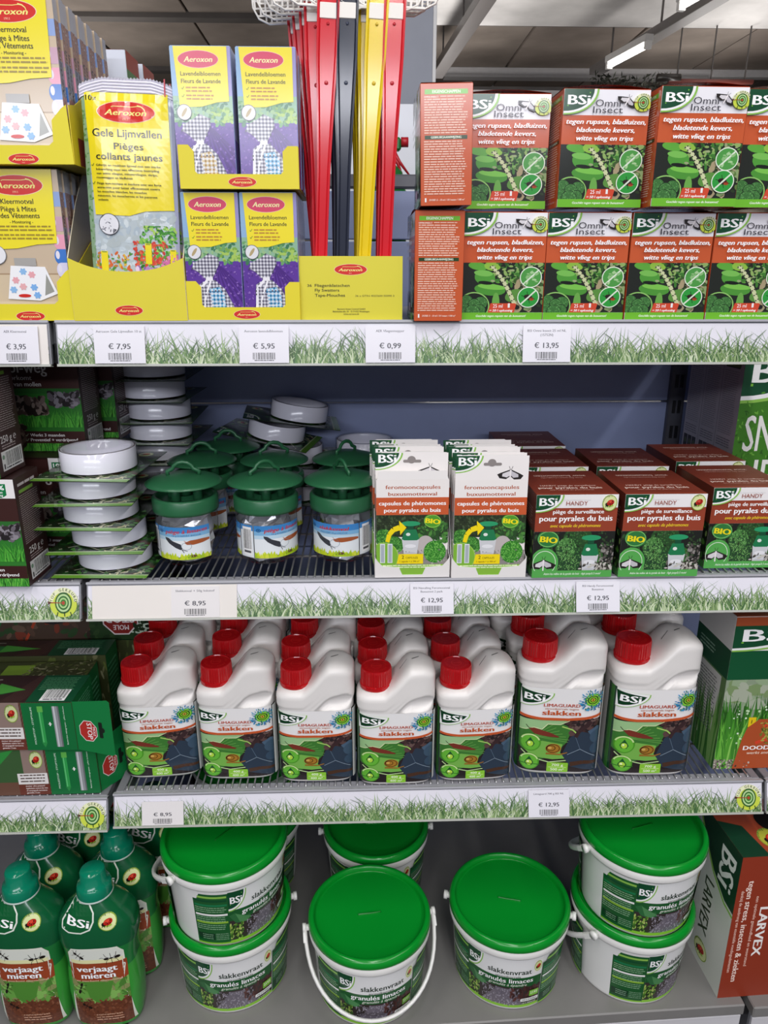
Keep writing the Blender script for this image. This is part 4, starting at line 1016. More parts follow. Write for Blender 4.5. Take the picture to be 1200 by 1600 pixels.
# ------------------------------------------------------------------ gondola
S1, S2, S3, SB = 1.2645, .9175, .5745, .187
YB = 1.43
RAILS = {1: (.956, 1.2605, .049, .16), 2: (.944, .9125, .046, .30), 3: (.938, .5695, .045, .30)}
gond = thing('shelving_gondola', 'grey steel gondola frame with slotted uprights and back panels', 'shelving', (0, YB, 0))
for bx in (-1, 0, 1):
    for z, z1 in ((.19, .488), (.488, .785), (.785, 1.083), (1.083, 1.38), (1.38, 1.465)):
        m = MB(); m.box(-.488, 0, 0, .488, .018, z1-z-.0035, '#8b96bb', .0015)  # blue tint puts the bluish light on the grey panels into their colour
        o = m.build('back_panel', STEEL, gond); o.location = (bx+.5, 0, z)
for x in (-1, 0, 1, 2):
    m = MB(); m.box(-.015, -.012, 0, .015, .03, 1.488, '#4a4b53', .002)
    for k in range(26): m.box(-.008, -.0135, .21+k*.05, -.002, -.0115, .235+k*.05, '#141416'); m.box(.002, -.0135, .21+k*.05, .008, -.0115, .235+k*.05, '#141416')
    o = m.build('slotted_upright', STEEL, gond); o.location = (x, 0, 0)
m = MB(); m.box(-1, -.002, 1.466, 2, .022, 1.489, '#63646c', .003); m.build('top_rail', STEEL, gond)

GA = {'a': strip_art(1000, 61), 'b': strip_art(1000, 62, blank=(6, 205)), 'c': strip_art(984, 63, True), 'l2': strip_art(1000, 64, True), 'l1': strip_art(1000, 67, blank=(905, 1000)), 'l3': strip_art(1000, 65, True), 'r': strip_art(300, 66)}


def rail_frame(n):
    Y, z, H, t = RAILS[n]
    U = np.array((1, 0, 0)); V = np.array((0, math.sin(t), math.cos(t))); N = np.array((0, -math.cos(t), math.sin(t)))
    return Y, z, H, U, V, N


def shelf(n, x0, w, S, art, wire, label, dz=0.0, yb=YB-.02, blank=None):
    Y, z, H, U, V, N = rail_frame(n)
    t = thing('gondola_shelf', label, 'shelf', (x0, Y, S+dz))
    zr = z-S
    # rail body and clear holder
    def P(u, v, nn): q = U*u+V*v+N*nn+np.array((0, 0, zr)); return tuple(q)
    m = MB()
    for u0, u1, v0, v1, n0, n1, c in ((.0, w, -H-.002, .004, -.006, -.001, '#8b8c92'), (0, w, .0015, .0045, -.006, .0022, '#a4a4aa'), (0, w, -H-.003, -H, -.006, .003, '#b4b6ae')):
        m.add([P(u, v, q) for u in (u0, u1) for v in (v0, v1) for q in (n0, n1)], [(0, 1, 3, 2), (4, 6, 7, 5), (0, 4, 5, 1), (2, 3, 7, 6), (0, 2, 6, 4), (1, 5, 7, 3)], c)
    m.build('price_rail', PLAST, t)
    m = MB(); m.art(art, plane_fn(P(.002, -H, 0), U*(w-.004), V*(H-.0005), N)); m.build('grass_strip', CARD, t)
    m = MB(); m.add([P(-.001, -H-.001, .0034), P(w+.001, -H-.001, .0034), P(w+.001, .002, .0034), P(-.001, .002, .0034)], [(0, 1, 2, 3)], '#fff'); m.build('clear_cover', COVER, t)
    d = yb-Y
    m = MB()
    if wire:
        m.box(.002, .004, -.024, w-.002, .010, -.0015, '#8e8e95', .001)
        m.box(.002, .004, -.006, w-.002, .022, -.0035, '#8e8e95', .0008)
        m.box(.002, d-.02, -.02, w-.002, d-.012, -.004, '#6f7078')
    else:
        m.box(.002, .004, -.03, w-.002, d, -.001, '#8f9098', .0015)
    m.build('shelf_tray' if not wire else 'front_beam', STEEL, t)
    if wire:
        g = MB(); k = .018
        while k < w-.012:
            g.tube([(k, .0075, -.0085), (k, .010, -.0018), (k, .016, -.0016), (k, d-.012, -.0016)], .0014, '#b9b9bd', 6); k += .0113
        for y in (.10, .20, .30, .40): g.tube([(.01, y, -.0045), (w-.01, y, -.0045)], .002, '#a9a9ad', 6)
        g.build('wire_grid', WIRE, t)
        for xx in (.002, w-.014):
            b = MB(); b.box(xx, .006, -.03, xx+.012, d, -.001, '#77787e', .001); b.build('side_bracket', STEEL, t)
    else:
        for xx in (.01, w-.018):
            b = MB(); b.box(xx, .03, -.055, xx+.008, d, -.031, '#5c5d63'); b.build('side_bracket', STEEL, t)
    return t


shelf(1, .0015, .997, S1, GA['a'], False, 'top shelf of the middle bay, under the yellow and orange cartons')
shelf(1, -1.0, .9935, S1, GA['l1'], False, 'top shelf of the left bay, under the clothes moth traps')
shelf(2, .0015, .997, S2, GA['b'], True, 'second shelf of the middle bay, wire deck under the slug trap jars')
shelf(2, -1.0, .9935, S2, GA['l2'], True, 'second shelf of the left bay, with a round target badge on its strip')
shelf(2, 1.002, .3, S2, GA['r'], True, 'second shelf of the right bay, under the snail fertiliser box')
shelf(3, .0015, .997, S3, GA['c'], True, 'third shelf of the middle bay, wire deck under the white bottles')
shelf(3, -1.0, .9925, S3, GA['l3'], True, 'third shelf of the left bay, under the green mole alarm cartons', -.006)
shelf(3, 1.003, .3, S3, GA['r'], True, 'third shelf of the right bay, beside the badge end')


def base(x0, w, dy, label, rot):
    t = thing('base_shelf', label, 'shelf', (x0, .868+dy, SB), 0)
    def sl(m): m.v = [(v[0], v[1]+v[0]*rot, v[2]) if v[1] < .1 else v for v in m.v]; return m
    m = MB(); d = YB-.03-.868-dy; m.box(.0015, 0, -.022, w-.0015, d, 0, '#7e7c7a', .002); sl(m).build('deck', STEEL, t)
    m = MB(); m.box(.003, .006, -.060, w-.003, .014, -.0225, '#8b8c92', .001); m.box(.004, .003, -.058, w-.004, .0065, -.026, '#d2d0d4', .001); sl(m).build('price_rail', PLAST, t)
    m = MB(); m.box(.003, .05, -SB+.001, w-.003, .07, -.0605, '#3c3c40', .002); sl(m).build('kick_plate', STEEL, t)
    return t


base(0, 1, -.028, 'bottom grey steel base shelf of the middle bay, under the buckets', .034)
base(-1.003, 1, -.02, 'bottom base shelf of the left bay, under the green ant bottles', 0)
base(1.008, .6, 0, 'bottom base shelf of the right bay, beside the red brown box', .034)


def price_tag(n, px0, px1, lines, price, label, faint=False, seed=50, z=.0045, hh=None):
    Y, zt, H, U, V, N = rail_frame(n); mid = {1: 532, 2: 937, 3: 1252}[n]
    X0 = at(px0, mid, Y=Y).x; X1 = at(px1, mid, Y=Y).x; w = X1-X0; h = hh or H*.93
    t = thing('price_tag', label, 'price tag', (X0+w/2, Y, zt))
    a = price_art(lines, price, seed, faint)
    def P(u, v, nn): return np.array(U*u+V*v+N*nn)
    m = MB(); q = [P(u, v, nn) for u in (-w/2, w/2) for v in (-H+.0005, -H+.0005+h) for nn in (z-.0005, z)]
    m.add(q, [(0, 1, 3, 2), (4, 6, 7, 5), (0, 4, 5, 1), (2, 3, 7, 6), (0, 2, 6, 4), (1, 5, 7, 3)], '#eceaf2')
    m.art(a, plane_fn(P(-w/2, -H+.0005, z), U*w, V*h, N)); m.build('printed_card', CARD, t)
    if not faint:
        m = MB(); q = [P(u, v, z+.0012) for u, v in ((-w/2-.001, -H-.002), (w/2+.001, -H-.002), (w/2+.001, -H+h+.002), (-w/2-.001, -H+h+.002))]
        m.add(q, [(0, 1, 2, 3)], '#fff'); m.build('clear_sleeve', COVER, t)
    return t


price_tag(1, -6, 64, ['AER Kleermotval'], '€ 3,95', 'price card reading € 3,95 at the left end of the top strips')
price_tag(1, 150, 229, ['Aeroxon Gele Lijmvallen 10 st'], '€ 7,95', 'price card reading € 7,95 under the yellow sticky trap bags')
price_tag(1, 375, 452, ['Aeroxon lavendelbloemen'], '€ 5,95', 'price card reading € 5,95 under the lavender packs')
price_tag(1, 571, 648, ['AER Vliegenmepper'], '€ 0,99', 'price card reading € 0,99 under the fly swatter box')
price_tag(1, 815, 889, ['BSI Omni Insect 25 ml NL', '(15752N)'], '€ 13,95', 'price card reading € 13,95 under the orange insect cartons')
price_tag(2, 270, 345, ['Slakkenval + 50g lokstof'], '€ 8,95', 'faint price card reading € 8,95 under the slug trap jars', True, z=.0022)
price_tag(2, 640, 707, ['BSI Navulling Feromoonval', 'Buxusmot 2 pack'], '€ 12,95', 'price card reading € 12,95 under the white refill cartons')
price_tag(2, 896, 963, ['BSI Handy Feromoonval', 'Buxusmot'], '€ 12,95', 'price card reading € 12,95 under the brown moth trap cartons')
price_tag(3, 223, 288, [], '€ 8,95', 'price card reading € 8,95 at the left end of the third strip', True, z=.0022, hh=.036)
price_tag(3, 823, 886, ['Limaguard 700 g BSI NL'], '€ 12,95', 'price card reading € 12,95 under the large white bottles')
ORD = ['first', 'second', 'third', 'fourth', 'fifth', 'sixth', 'seventh', 'eighth', 'ninth', 'tenth', 'eleventh', 'twelfth']
# ------------------------------------------------------------------ top shelf goods
def omni_box():
    m = MB(); w, d, h = .1035, .060, .128
    m.box(-w/2, -d/2, 0, w/2, d/2, h, '#b54a28', .0009)
    m.art(ART_OMNI, face_fn('front', w-.001, d, h-.001)); m.art(ART_OMNI_SIDE, face_fn('right', w, d-.001, h-.001)); m.art(ART_OMNI_SIDE, face_fn('left', w, d-.001, h-.001)); m.art(ART_OMNI_TOP, face_fn('top', w-.001, d-.001, h))
    o = m.build('insect_concentrate_carton', GLOSS)
    f = MB(); n = 9; vs = []
    for i in range(n):
        for j, y in enumerate((-d/2+.001, d/2-.001)):
            u = i/(n-1); vs.append((w*(u-.5)*.995, y, h+.0006+.0036*math.sin(PI*u)))
    f.add(vs, [(2*i, 2*i+2, 2*i+3, 2*i+1) for i in range(n-1)], '#a8452a', 0, True); f.build('lid_flap', GLOSS, o)
    return o


src = omni_box(); G = 'orange insecticide cartons on the top shelf'; first = True


def put(src, loc, rot, label, group, cat):
    global first
    if first:
        first = False; src.location = loc; src.rotation_euler = rot; tag(src, label, cat, group); return src
    return dup(src, loc, rot, label, group)


Zt = S1+.1325
spots = []
for i, px in enumerate((782, 908, 1035, 1160)):
    X = [.5605, .6645, .7695, .8745][i]
    spots.append(((X, .993, S1), R([.4, -.3, .2, 0][i]), 'lower row, '+['leftmost carton facing front', 'second carton facing front', 'third carton facing front', 'rightmost carton, cut by the picture edge'][i]))
for i in range(4):
    X = [.5605, .6700, .7785, .8860][i]; Y = [1.012, .985, .968, .978][i]
    spots.append(((X, Y, Zt), R([-1, 1.5, 1.2, -.5][i]), 'upper row, '+['leftmost front carton, set back', 'second front facing carton', 'third front facing carton, tilted forward', 'rightmost front carton'][i]))
for l, rz, s in spots: put(src, l, (0, 0, rz), 'orange and green caterpillar carton, '+s, G, 'carton')
# two stacked cartons showing their text side to the front
put(src, (.4775, .996, S1), (0, 0, R(-90)), 'orange carton turned to its text side, lower of the two beside the swatter box', G, 'carton')
put(src, (.484, .985, Zt), (R(1.2), 0, R(-91)), 'orange carton turned to its text side, upper one with glare', G, 'carton')
# clothes moth traps in display trays


def moth_display(loc, n, dpt, label, lb2, wd=.1215, hh=.172, x_over=0):
    w = wd; pitch = (dpt-.012)/n
    t = thing('display_tray', label, 'display tray', loc)
    def slab(nm, pts, y, th, col, art=None):
        m = MB(); k = len(pts); v = [(x, y, z) for x, z in pts]+[(x, y+th, z) for x, z in pts]
        m.add(v, [tuple(range(k)), tuple(range(2*k-1, k-1, -1))]+[(i, i+k, (i+1) % k+k, (i+1) % k) for i in range(k)], col)
        if art: m.art(art, plane_fn((-w/2, y, 0), (w, 0, 0), (0, 0, .057), (0, -1, 0)))
        return m.build(nm, CARD, t)
    A = Art(602, 290, None, 3); aerox(A, 115+203, 262, 88, 30)
    pts = [(-w/2, 0), (w/2, 0), (w/2-.002, .062), (w/2-.008, .058), (w/2-.020, .046), (w/2-.021, .024), (w/2-.026, .020), (-w/2+.026, .020), (-w/2+.021, .024), (-w/2+.020, .046), (-w/2+.008, .058), (-w/2, .062)]
    slab('tray_front', pts, -.0012, .0011, '#e6d82c', A)
    for s in (-1, 1):
        m = MB(); x = s*w/2; pr = [(0, 0), (dpt, 0), (dpt, .115), (dpt*.45, .095), (dpt*.12, .066), (0, .062)]
        v = [(x-.0005, y, z) for y, z in pr]+[(x+.0005, y, z) for y, z in pr]; k = len(pr)
        m.add(v, [tuple(range(k)), tuple(range(2*k-1, k-1, -1))]+[(i, i+k, (i+1) % k+k, (i+1) % k) for i in range(k)], '#d8c41e')
        A2 = Art(100, 60, None); A2.rect(0, 0, 34, 60, '#8a3424'); m.art(A2, plane_fn((x+s*.0006, dpt*.1, .001), (0, dpt*.5, 0), (0, 0, .03), (s, 0, 0)))
        m.build('tray_side', CARD, t)
    m = MB(); m.box(-w/2, 0, 0, w/2, dpt, .001, '#cdbb30'); m.build('tray_floor', CARD, t)
    src = None
    for k in range(n):
        y = .004+pitch*k+pitch/2; l = (loc[0]+(.001 if k % 2 else -.001), loc[1]+y, loc[2]+.0015)
        lab = lb2 % ('front pack' if k == 0 else ORD[k]+' pack from the front')
        if src is None:
            src = carton('clothes_moth_trap_pack', w-.012, pitch*.86, hh, '#d0ccd0', {'front': ART_MOTH, 'right': ART_MOTH_SIDE}, GLOSS, .0006)
            src.location = l; src.rotation_euler = (R(-1.2), 0, 0); tag(src, lab, 'carton', 'clothes moth trap packs')
        else: c = dup(src, l, (R(-1.0), 0, 0), lab, 'clothes moth trap packs')
    return t


moth_display((-.0310, .958, S1), 12, .175, 'yellow display tray of clothes moth traps, lower one of the pair', 'clothes moth trap pack, lower tray, %s')
moth_display((-.0105, .951, S1+.1765), 12, .19, 'yellow display tray of clothes moth traps, upper one of the pair', 'clothes moth trap pack, upper tray, %s')
a_ = Art(300, 600, '#5d8f48', 5); a_.para(40, 60, 260, 18, 24, '#b8cfa8', .4); a_.rect(0, 0, 300, 40, '#b5482c'); a_.rect(0, 560, 300, 600, '#e0c83a')
hX = at(196, 90, Y=1.18).x
c1 = carton('garden_product_carton', .12, .062, .352, '#d8dce8', {'right': a_, 'top': ART_OMNI_TOP}, CARD); c1.location = (hX-.06, 1.212, S1); tag(c1, 'green and red carton standing behind the moth trap trays, nearer one', 'carton', 'green cartons behind the moth traps')
dup(c1, (hX-.056, 1.285, S1), (0, 0, 0), 'green and red carton standing behind the moth trap trays, farther one', 'green cartons behind the moth traps')

# yellow sticky trap bags in a yellow tray
t = thing('display_tray', 'yellow display tray with a scooped front holding sticky trap bags', 'display tray', (.0965, .955, S1))
w = .139; m = MB(); n = 14; vs = []
for j in (0, 1):
    for i in range(n):
        u = i/(n-1); vs.append((w*(u-.5), -.001+j*.0012, 0))
    for i in range(n):
        u = i/(n-1); z = .058+.016*abs(2*u-1)**2.2; vs.append((w*(u-.5), -.001+j*.0012, z))
fs = [(i, i+1, n+i+1, n+i) for i in range(n-1)]+[(2*n+i+1, 2*n+i, 3*n+i, 3*n+i+1) for i in range(n-1)]+[(n+i, n+i+1, 3*n+i+1, 3*n+i) for i in range(n-1)]
m.add(vs, fs, '#e2d43a'); A = Art(170, 85, None); aerox(A, 83, 70, 21, 7.5); m.art(A, plane_fn((-w/2, -.001, 0), (w, 0, 0), (0, 0, .07), (0, -1, 0))); m.build('tray_front', CARD, t)
for s in (-1, 1):
    pr = [(0, 0), (.19, 0), (.19, .21), (.1, .19), (.05, .14), (0, .074)]; x = s*w/2; k = 6; m = MB()
    v = [(x-.0005, y, z) for y, z in pr]+[(x+.0005, y, z) for y, z in pr]
    m.add(v, [tuple(range(k)), tuple(range(2*k-1, k-1, -1))]+[(i, i+k, (i+1) % k+k, (i+1) % k) for i in range(k)], ['#a89c8c' if s < 0 else '#d4bd22', '#d4bd22' if s > 0 else '#a89c8c']+['#e6dcc0']*6); m.build('tray_side', CARD, t)
m = MB(); m.box(-w/2, 0, 0, w/2, .19, .001, '#c9b52a'); m.build('tray_floor', CARD, t)


def trap_bag():
    W, H = .107, .2515
    t = thing('sticky_trap_bag', '', 'bag')
    nx, nz = 17, 25
    def P(u, v, side): # pillow
        b = .0045*(1-(2*u-1)**6)*(1-(2*v-1)**8)+.0004
        return np.stack([(u-.5)*W, -side*b+.0003*np.sin(u*23+v*9)*side, v*H], 1)
    m = MB()
    for sd in (1, -1):
        vs = []
        for j in range(nz):
            for i in range(nx): vs.append(tuple(P(np.array([i/(nx-1)]), np.array([j/(nz-1)]), sd)[0]))
        m.add(vs, [(j*nx+i, j*nx+i+1, (j+1)*nx+i+1, (j+1)*nx+i) for j in range(nz-1) for i in range(nx-1)], '#aab4c8', 0, True)
    def fn(u, v, z): q = P(u, v, 1.0); q[:, 1] -= z+2.5e-4; return q
    m.art(ART_BAG, fn, 0, du=36, dv=45)
    m.build('film_pouch', FOILBAG, t)
    m = MB(); n = 61; vs = []; rows = 9
    for j in range(rows):
        for i in range(n):
            u = i/(n-1); z = H-.002+j*.0016+(.0016*(i % 2) if j == rows-1 else 0)
            z += .010*min(1, 4*min(u, 1-u))**.6-.006
            vs.append(((u-.5)*(W+.004), -.0018+(.0010 if j % 2 else -.0004), z))
    m.add(vs, [(j*n+i, j*n+i+1, (j+1)*n+i+1, (j+1)*n+i) for j in range(rows-1) for i in range(n-1)], '#e9e6f2', 0, False)
    A = Art(10, 100, '#c0203a'); m.art(A, plane_fn((.043, -.0026, H-.002), (.0016, 0, 0), (0, 0, .018), (0, -1, 0)))
    m.build('crimped_seal', PLAST, t)
    return t


b0 = trap_bag()
for k in range(5):
    l = (.1045+[0, .001, .002, .002, .001][k], .964+k*.020, S1+.003); ro = (R(-1.5-k*.4), R([2.0, 2.0, 1.8, 1.6, 1.6][k]), R([-1, 0, 1, 0, 1][k]))
    lab = 'yellow sticky trap bag with a flower garden print, '+('front one' if k == 0 else ORD[k]+' from the front')
    if k == 0: b0.location = l; b0.rotation_euler = ro; tag(b0, lab, 'bag', 'sticky trap bags')
    else: dup(b0, l, ro, lab, 'sticky trap bags')

# lavender packs


def lav_display(loc, colors, label, lb, lean, up):
    w = .139
    t = thing('display_tray', label, 'display tray', loc)
    pts = [(-w/2, 0), (w/2, 0), (w/2, .046), (w/2-.012, .046), (w/2-.018, .040), (w/2-.018, .019), (w/2-.021, .016), (-w/2+.021, .016), (-w/2+.018, .019), (-w/2+.018, .040), (-w/2+.012, .047), (-w/2, .047)]
    m = MB(); k = len(pts); v = [(x, -.0012, z) for x, z in pts]+[(x, -.0001, z) for x, z in pts]
    m.add(v, [tuple(range(k)), tuple(range(2*k-1, k-1, -1))]+[(i, i+k, (i+1) % k+k, (i+1) % k) for i in range(k)], '#e6d62a')
    A = Art(134, 46, None); aerox(A, 70, 38.5, 16, 5.6); m.art(A, plane_fn((-w/2, -.0012, 0), (w, 0, 0), (0, 0, .046), (0, -1, 0))); m.build('tray_front', CARD, t)
    for s in (-1, 1):
        m = MB(); m.box(s*w/2-.0005, 0, 0, s*w/2+.0005, .15, .045, '#d8c624'); m.build('tray_side', CARD, t)
    m = MB(); m.box(-w/2, 0, 0, w/2, .15, .001, '#cdbb30'); m.build('tray_floor', CARD, t)
    for c in (0, 1):
        for k in range(4):
            x = loc[0]+(-.0350-up*.0025 if c == 0 else .0348+up*.001); o = LAV[colors[c]]
            l = (x+up*k*.0006, loc[1]+.0165+k*.033, loc[2]+.0015); lab = lb % (('left', 'right')[c], 'front pack' if k == 0 else ORD[k]+' from the front')
            ro = (R(lean[c]), 0, 0)
            g = 'lavender flower packs'
            if o.get('label') is None: o.location = l; o.rotation_euler = ro; tag(o, lab, 'carton', g)
            else: dup(o, l, ro, lab, g)
    return t


LAV = {}
for nm in PATCH:
    m = MB(); w, d, h = .0685, .031, .147
    m.box(-w/2, -d/2, 0, w/2, d/2, h, '#9fb6dc', .0012); m.art(ART_LAV, face_fn('front', w-.001, d, h-.001)); m.art(PATCH[nm], face_fn('front', w-.001, d, h-.001))
    A = Art(100, 400, '#b8b4d0'); A.rect(0, 0, 100, 120, '#c8cbe0'); A.rect(0, 260, 100, 400, '#7a5ab0'); m.art(A, face_fn('right', w, d-.001, h-.001))
    LAV[nm] = m.build('lavender_pack', GLOSS)
lav_display((.2365, .956, S1), ('blue', 'blue'), 'yellow tray of lavender packs, lower one of the pair', 'lavender pack with a blue window, lower tray, %s column, %s', (-.5, -.5), 0)
lav_display((.2405, .950, S1+.1510), ('tan', 'blue'), 'yellow tray of lavender packs, upper one of the pair', 'lavender pack in the upper tray, %s column, %s', (-1.0, -1.6), 1)

# fly swatters
t = thing('swatter_carton', 'plain yellow box holding the upright fly swatters', 'carton', (.3695, .962, S1))
w, d, h = .129, .10, .0765
m = MB(); m.box(-w/2, 0, 0, w/2, .001, h, '#ded33c'); m.box(-w/2, d-.001, 0, w/2, d, h, '#cfc232'); m.box(-w/2, .001, 0, -w/2+.001, d-.001, h, '#cfc232'); m.box(w/2-.001, .001, 0, w/2, d-.001, h, '#cfc232')
m.art(ART_SWAT, plane_fn((-w/2, 0, 0), (w, 0, 0), (0, 0, h), (0, -1, 0))); m.build('carton_body', CARD, t)
m = MB(); cols = (-.0377, -.0110, .0175, .0434)
m.box(-w/2+.001, .001, h-.0015, w/2-.001, .006, h-.0005, '#d8cc38'); m.box(-w/2+.001, d-.012, h-.0015, w/2-.001, d-.001, h-.0005, '#c9bd30')
xs = [-w/2+.001]+[v for c in cols for v in (c-.009, c+.009)]+[w/2-.001]
for k in range(0, len(xs), 2): m.box(xs[k], .006, h-.0015, xs[k+1], d-.012, h-.0005, '#d0c434')
m.build('slotted_lid', CARD, t)


def swatter(col, col2, name='fly_swatter'):
    t = thing(name, '', 'fly swatter')
    m = MB(); N = 30
    def hw(z):   # half width of the blade-shaped handle
        return .0070+.0012*(z/.2)+(.0036*min(1, (z-.17)/.12)**1.2 if z > .17 else 0)
    rows = []
    for k in range(N+1):
        z = .004+k*(.346/N); a = hw(z)
        rows.append([(-a, -.003, z), (-a+.0022, -.0034, z), (-a+.0040, -.0012, z), (a-.0040, -.0012, z), (a-.0022, -.0034, z), (a, -.003, z), (a, .0012, z), (-a, .0012, z)])
    vs = [p for r_ in rows for p in r_]
    fs = [(k*8+i, k*8+(i+1) % 8, (k+1)*8+(i+1) % 8, (k+1)*8+i) for k in range(N) for i in range(8)]+[tuple(range(8))[::-1], tuple(N*8+i for i in range(8))]
    m.add(vs, fs, col); m.lathe([(.0018, 0), (.0018, .0008), (0, .0008)], 10, col2, T=Matrix.Translation((0, -.0012, .325)) @ Matrix.Rotation(R(90), 4, 'X'))
    m.lathe([(.0024, 0), (.0016, .0006), (0, .0006)], 12, col2, T=Matrix.Translation((0, -.0012, .265)) @ Matrix.Rotation(R(90), 4, 'X'))
    m.build('handle', SHINY, t)
    # white perforated flap
    m = MB(); W2 = .052; z0 = .342; z1 = .46
    m.box(-.0125, -.0022, z0-.012, .0125, .0004, z0+.004, '#e9e4dc', .0006)
    n = 15
    def xr(z): return W2-.018*(1-min(1, (z-z0)/.018))**2.2 if z < z0+.018 else W2
    for i in range(n+1):
        z = z0+(z1-z0)*i/n; m.box(-xr(z), -.0006, z, xr(z), .0002, z+.0020, '#e6e0d6')
    for i in range(-8, 9):
        x = i*.0062; zs = z0+(0 if abs(x) < W2-.018 else .018*(abs(x)-(W2-.018))/.018)
        m.box(x-.0010, -.0007, zs, x+.0010, .0001, z1, '#e9e4dc')
    pts = [(-W2, 0, z1), (-W2, 0, z0+.018), (-W2+.006, 0, z0+.006), (-W2+.018, 0, z0), (W2-.018, 0, z0), (W2-.006, 0, z0+.006), (W2, 0, z0+.018), (W2, 0, z1)]
    m.tube(pts, .0013, '#efeae2', 6, closed=True)
    m.build('perforated_flap', PLAST, t)
    return t


SW = {'red': swatter('#d2202c', '#b51a26'), 'black': swatter('#2a2e3c', '#3a4052'), 'yellow': swatter('#e6c81c', '#d2b010')}
used = set(); CN = {'red': 'red', 'black': 'black', 'yellow': 'yellow'}
SLOT = {('red', 0): 'left', ('black', 1): 'black', ('yellow', 2): 'yellow', ('red', 3): 'right'}


def put_sw(c, slot, k, b_, t_, n):
    by = .972+k*.014; xb = at(b_, 400, Y=by).x; xt = at(t_, 20, Y=by).x; ta = (xt-xb)/.2635
    b = Vector((xb-ta*(1.3415-S1-.003), by, S1+.003))
    side = {0: 'left-hand red row', 1: 'black row', 2: 'yellow row', 3: 'right-hand red row'}[slot]
    lab = '%s plastic fly swatter with white flap, %s, %s' % (c, side, 'front one' if k == 0 else ORD[k]+' from the front')
    ro = (R(-.4), math.atan(ta), 0)
    if c not in used:
        used.add(c); o = SW[c]; o.location = b; o.rotation_euler = ro; tag(o, lab, 'fly swatter', 'fly swatters in the yellow box')
    else: dup(SW[c], b, ro, lab, 'fly swatters in the yellow box')


for c_, sl, L_ in (('red', 0, ((502, 513), (499, 492), (498, 484), (497, 473), (496, 465))), ('black', 1, ((535, 543), (531, 531), (529, 526))),
                   ('yellow', 2, ((570, 590), (567, 577), (565, 570), (563, 565), (562, 562))), ('red', 3, ((602, 617), (598, 608), (596, 602)))):
    for k, (b_, t_) in enumerate(L_): put_sw(c_, sl, k, b_, t_, len(L_))

# spray bottle seen through the gap behind the top shelf
t = thing('spray_bottle', 'green spray head with red nozzle and trigger in the gap behind the top shelf', 'spray bottle', (.437, 1.56, 1.3225))
m = MB(); m.lathe([(0, 0), (.035, 0), (.038, .01), (.038, .15), (.03, .185), (.014, .20), (.014, .215), (0, .215)], 24, '#2c7a3c'); m.build('bottle_body', BOTTLEG, t)
m = MB(); m.box(-.03, -.010, .222, .026, .010, .246, '#1f7a3c', .004); m.box(-.014, -.011, .2155, .008, .011, .2225, '#1a6a34', .002); m.build('spray_head', PLAST, t)
m = MB(); m.tube([(.0262, 0, .238), (.040, 0, .238)], .009, '#c02430', 10); m.build('nozzle', PLAST, t)
m = MB()
for k, (dx, dz) in enumerate(((.030, -.042), (.018, -.048))): m.tube([(.012-.006*k, 0, .2215), (.015+dx*.3, 0, .222+dz*.45), (.013+dx, 0, .222+dz)], .0045, '#c02430', 8, r2=.0018)
m.build('trigger', PLAST, t)
p = at(1188, 110, Y=1.22)
m = MB(); m.box(0, 0, 0, .2, .12, .30, '#b7aa98', .004); o = m.build('plain_cardboard_box', MATTE); o.location = (p.x, 1.22, S1); tag(o, 'plain beige cardboard box behind the rightmost orange cartons', 'box')
# ------------------------------------------------------------------ second shelf goods
hb = carton('pheromone_trap_carton', .112, .124, .120, '#6a2f22', {'front': ART_HANDY, 'top': ART_HANDY_TOP, 'left': ART_HANDY_SIDE, 'right': ART_HANDY_SIDE}, CARD)
m = MB(); m.box(-.018, -.0626, .1125, .018, -.0621, .1198, '#efecec'); m.build('tuck_tab', CARD, hb)
G = 'brown pheromone trap cartons'
HS = [((.6715, 1.003), .3, 'front row, left one'), ((.7930, 1.002), -.2, 'front row, middle one'), ((.9260, 1.030), .5, 'front row, right one against the snail box'),
      ((.6740, 1.152), 1.0, 'second row, left one'), ((.8010, 1.152), -.6, 'second row, middle one'), ((.9350, 1.180), .4, 'second row, right one'), ((.6780, 1.296), 0, 'rearmost one of the left row')]
for i, ((x, y), rz, s) in enumerate(HS):
    lab = 'brown topped pheromone trap carton, '+s
    if i == 0: hb.location = (x, y, S2); hb.rotation_euler = (0, 0, R(rz)); tag(hb, lab, 'carton', G)
    else: dup(hb, (x, y, S2), (0, 0, R(rz)), lab, G)

# refill cartons in white display boxes


